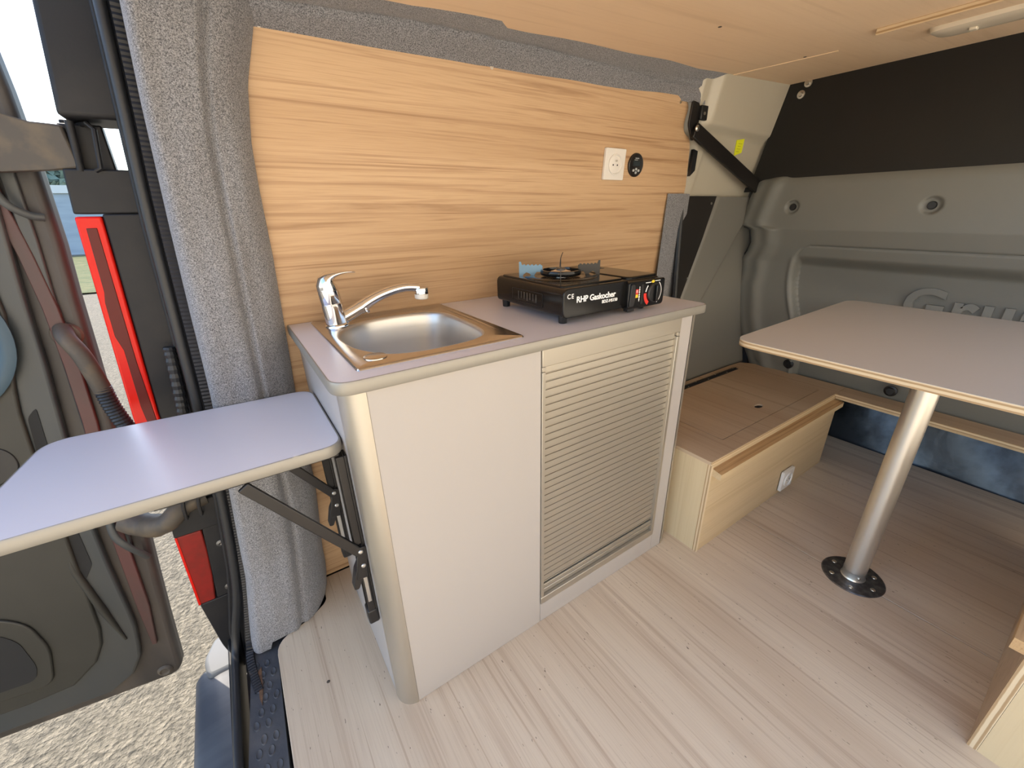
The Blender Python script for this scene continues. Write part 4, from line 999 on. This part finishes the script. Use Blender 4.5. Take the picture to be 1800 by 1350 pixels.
def tru(z): return interp([(-.09,.600),(-.03,.566),(.08,.548),(.30,.540),(.45,.530),(.65,.503),(.80,.482),(.95,.466),(1.14,.440),(1.49,.430)], z)
n = 30; zz = [-.128] + [-.09+(1.49+.09)*i/n for i in range(n+1)]
q = [(.66,-.128)] + [(tru(z), z) for z in zz[1:]] + [(1.24,1.49),(1.24,-.128)]
tm = obj('trim_frame', dprism(q, -.007, .012), M['doorshell'], dr, bev=.006, seg=3)
def tr2(z): return interp([(-.05,.71),(-.02,.665),(.03,.628),(.10,.610),(.28,.592),(.45,.574),(.62,.560),(.74,.545),(.9,.50),(1.45,.478)], z)
zz = [-.05+(1.48+.05)*i/n for i in range(n+1)]
q = [(.80,-.060)] + [(tr2(z), z) for z in zz] + [(1.20,1.48),(1.20,-.060)]
obj('trim_panel', dprism(q, .010, .020), M['trimp'], dr, bev=.005, seg=3)
obj('trim_slot', dprism(rounded([(.525,.72),(.545,.70),(.592,.40),(.590,.26),(.566,.30),(.556,.48)], .01, 4), .0125, .0135), M['hole'], dr, bev=0)
obj('trim_fold', T([dp(.590,.44,.012), dp(.600,.30,.014), dp(.590,.16,.014), dp(.578,.04,.013)], [.003,.008,.009,.003], n=10), M['trimp'], dr, smooth=60)
# pocket at the foot and handle recess
obj('door_pocket', dprism(rounded([(.715,.19),(.705,.10),(.735,-.015),(.90,-.015),(.90,.235),(.76,.235)], .03, 5), .019, .026), M['trimp'], dr, bev=.006, seg=3)
obj('pocket_hollow', dprism(rounded([(.745,.15),(.742,.06),(.757,.018),(.88,.018),(.88,.19),(.77,.19)], .02, 5), .0255, .0275), M['hole'], dr)
obj('handle_recess', dprism(rounded([(.590,.640),(.586,.59),(.65,.55),(.95,.55),(.95,.66),(.64,.665)], .03, 6), .0185, .0225), M['blackp'], dr, bev=.003)
obj('blue_ring', L([(.170,.0),(.172,.007),(.162,.012),(.148,.009),(.142,.0)], dp(.672,.888,.020), DN, 56), M['bluerim'], dr, smooth=60, label='blue grey ring around a speaker opening')
obj('ring_disc', L([(0,.003),(.141,.003),(.143,0)], dp(.672,.888,.020), DN, 48), M['doorshell'], dr)
obj('drain_plug', L([(0,.003),(.008,.003),(.012,.006),(.016,.004),(.019,0)], dp(.545,-.135,-.005), DN, 20), M['dust'], dr)
gr = obj('cable_grommet', L([(0,.010),(.015,.010),(.024,.006),(.027,0)], dp(.436,.862,-.006), DN, 24), M['dust'], dr)
# corrugated cable conduit from the door to the pillar
cpth = [dp(.436,.875,.0), dp(.428,.860,.022), dp(.412,.825,.034), dp(.405,.78,.036), dp(.402,.74,.034)]
c3 = catmull(cpth, 6, closed=False)
obj('cable_boot', T(c3, [.016]*len(c3), n=16), M['dust'], dr, smooth=60)
c4 = catmull([dp(.402,.75,.034), dp(.398,.70,.036), dp(.385,.64,.038), dp(.362,.58,.042), dp(.335,.53,.050), dp(.30,.49,.055)], 16, closed=False)
obj('cable_conduit', T(c4, [.0145+(.0022 if i % 2 else 0) for i in range(len(c4))], n=16), M['rubber'], dr, smooth=15)
# hinges
def hinge(z, y, lab):
    pts = [(-.47, z+.036), (-.41, z+.044), (-.375, z+.040), (-.345, z+.031), (-.305, z+.029), (-.300, z-.040), (-.345, z-.044), (-.405, z-.048), (-.47, z-.050)]
    h = obj('hinge_arm', PR(pts, lambda x, zz: V(x, y+.04*0+(.02 if x < -.38 else 0), zz), lambda x, zz: V(x, y+.028+(.02 if x < -.38 else 0), zz)), M['dust'], dr, bev=.004, label=lab)
    obj('hinge_pin', T([(-.293, y+.004, z+.036), (-.302, y+.004, z-.045)], .0062, n=12), M['pillar'], h)
    obj('hinge_bracket', T([(-.285, y+.03, z+.034), (-.270, y+.0, z+.033), (-.262, y-.004, z+.024), (-.272, y-.004, z-.040), (-.280, y+.0, z-.044)], .0042, n=8), M['pillar'], h)
    obj('hinge_mount_sun_block', B(-.314, -.253, y+.02, y+.05, z-.048, z+.034), M['pillar'], h, bev=.003)  # mount widened to stop sun coming through the hinge gap
    obj('hinge_mount_sun_block', B(-.315, -.272, y+.055, y+.10, z-.045, z+.045), M['pillar'], h, bev=.003)  # extra block added to keep the sun off the side shelf
hinge(1.213, .500, 'dusty upper hinge arm')
obj('hinge_arm', T(catmull([dp(.47,.40,.01), dp(.43,.385,.035), (-.385,.49,.40), (-.345,.50,.425), (-.30,.51,.43)], 5, closed=False), [.030]*4+[.028]*5+[.024]*6+[.022]*6, n=14, squash=1), M['dust'], dr, smooth=60, label='dusty lower hinge arm')
obj('hinge_bracket', T([(-.338,.50,.46),(-.338,.478,.455),(-.342,.474,.43),(-.344,.478,.40),(-.345,.5,.395)], .004, n=8), M['pillar'], dr)
obj('hinge_bracket', T([(-.308,.50,.46),(-.308,.478,.455),(-.312,.474,.43),(-.314,.478,.40),(-.315,.5,.395)], .004, n=8), M['pillar'], dr)
obj('check_strap', T(catmull([dp(.435,1.205,.005), dp(.437,1.15,.02), dp(.428,1.115,.022), dp(.408,1.095,.012), dp(.390,1.09,.004)], 6, closed=False), .007, n=8, squash=.5), M['doorshell'], dr, smooth=60)
obj('check_strap', T(catmull([dp(.500,.43,.005), dp(.502,.37,.018), dp(.488,.33,.02), dp(.470,.29,.012), dp(.465,.27,.004)], 6, closed=False), .008, n=8, squash=.5), M['doorshell'], dr, smooth=60)
# knots and screws in the floor
for k, (x, y) in enumerate([(-.150, .175)]):
    tag(obj('floor_plug', L([(0,.0006),(.003,.0006),(.0042,0)], (x, y, .0002), 'z', 12), M['dust']), 'small dark screw in the floor board beside the cabinet corner', 'screw')
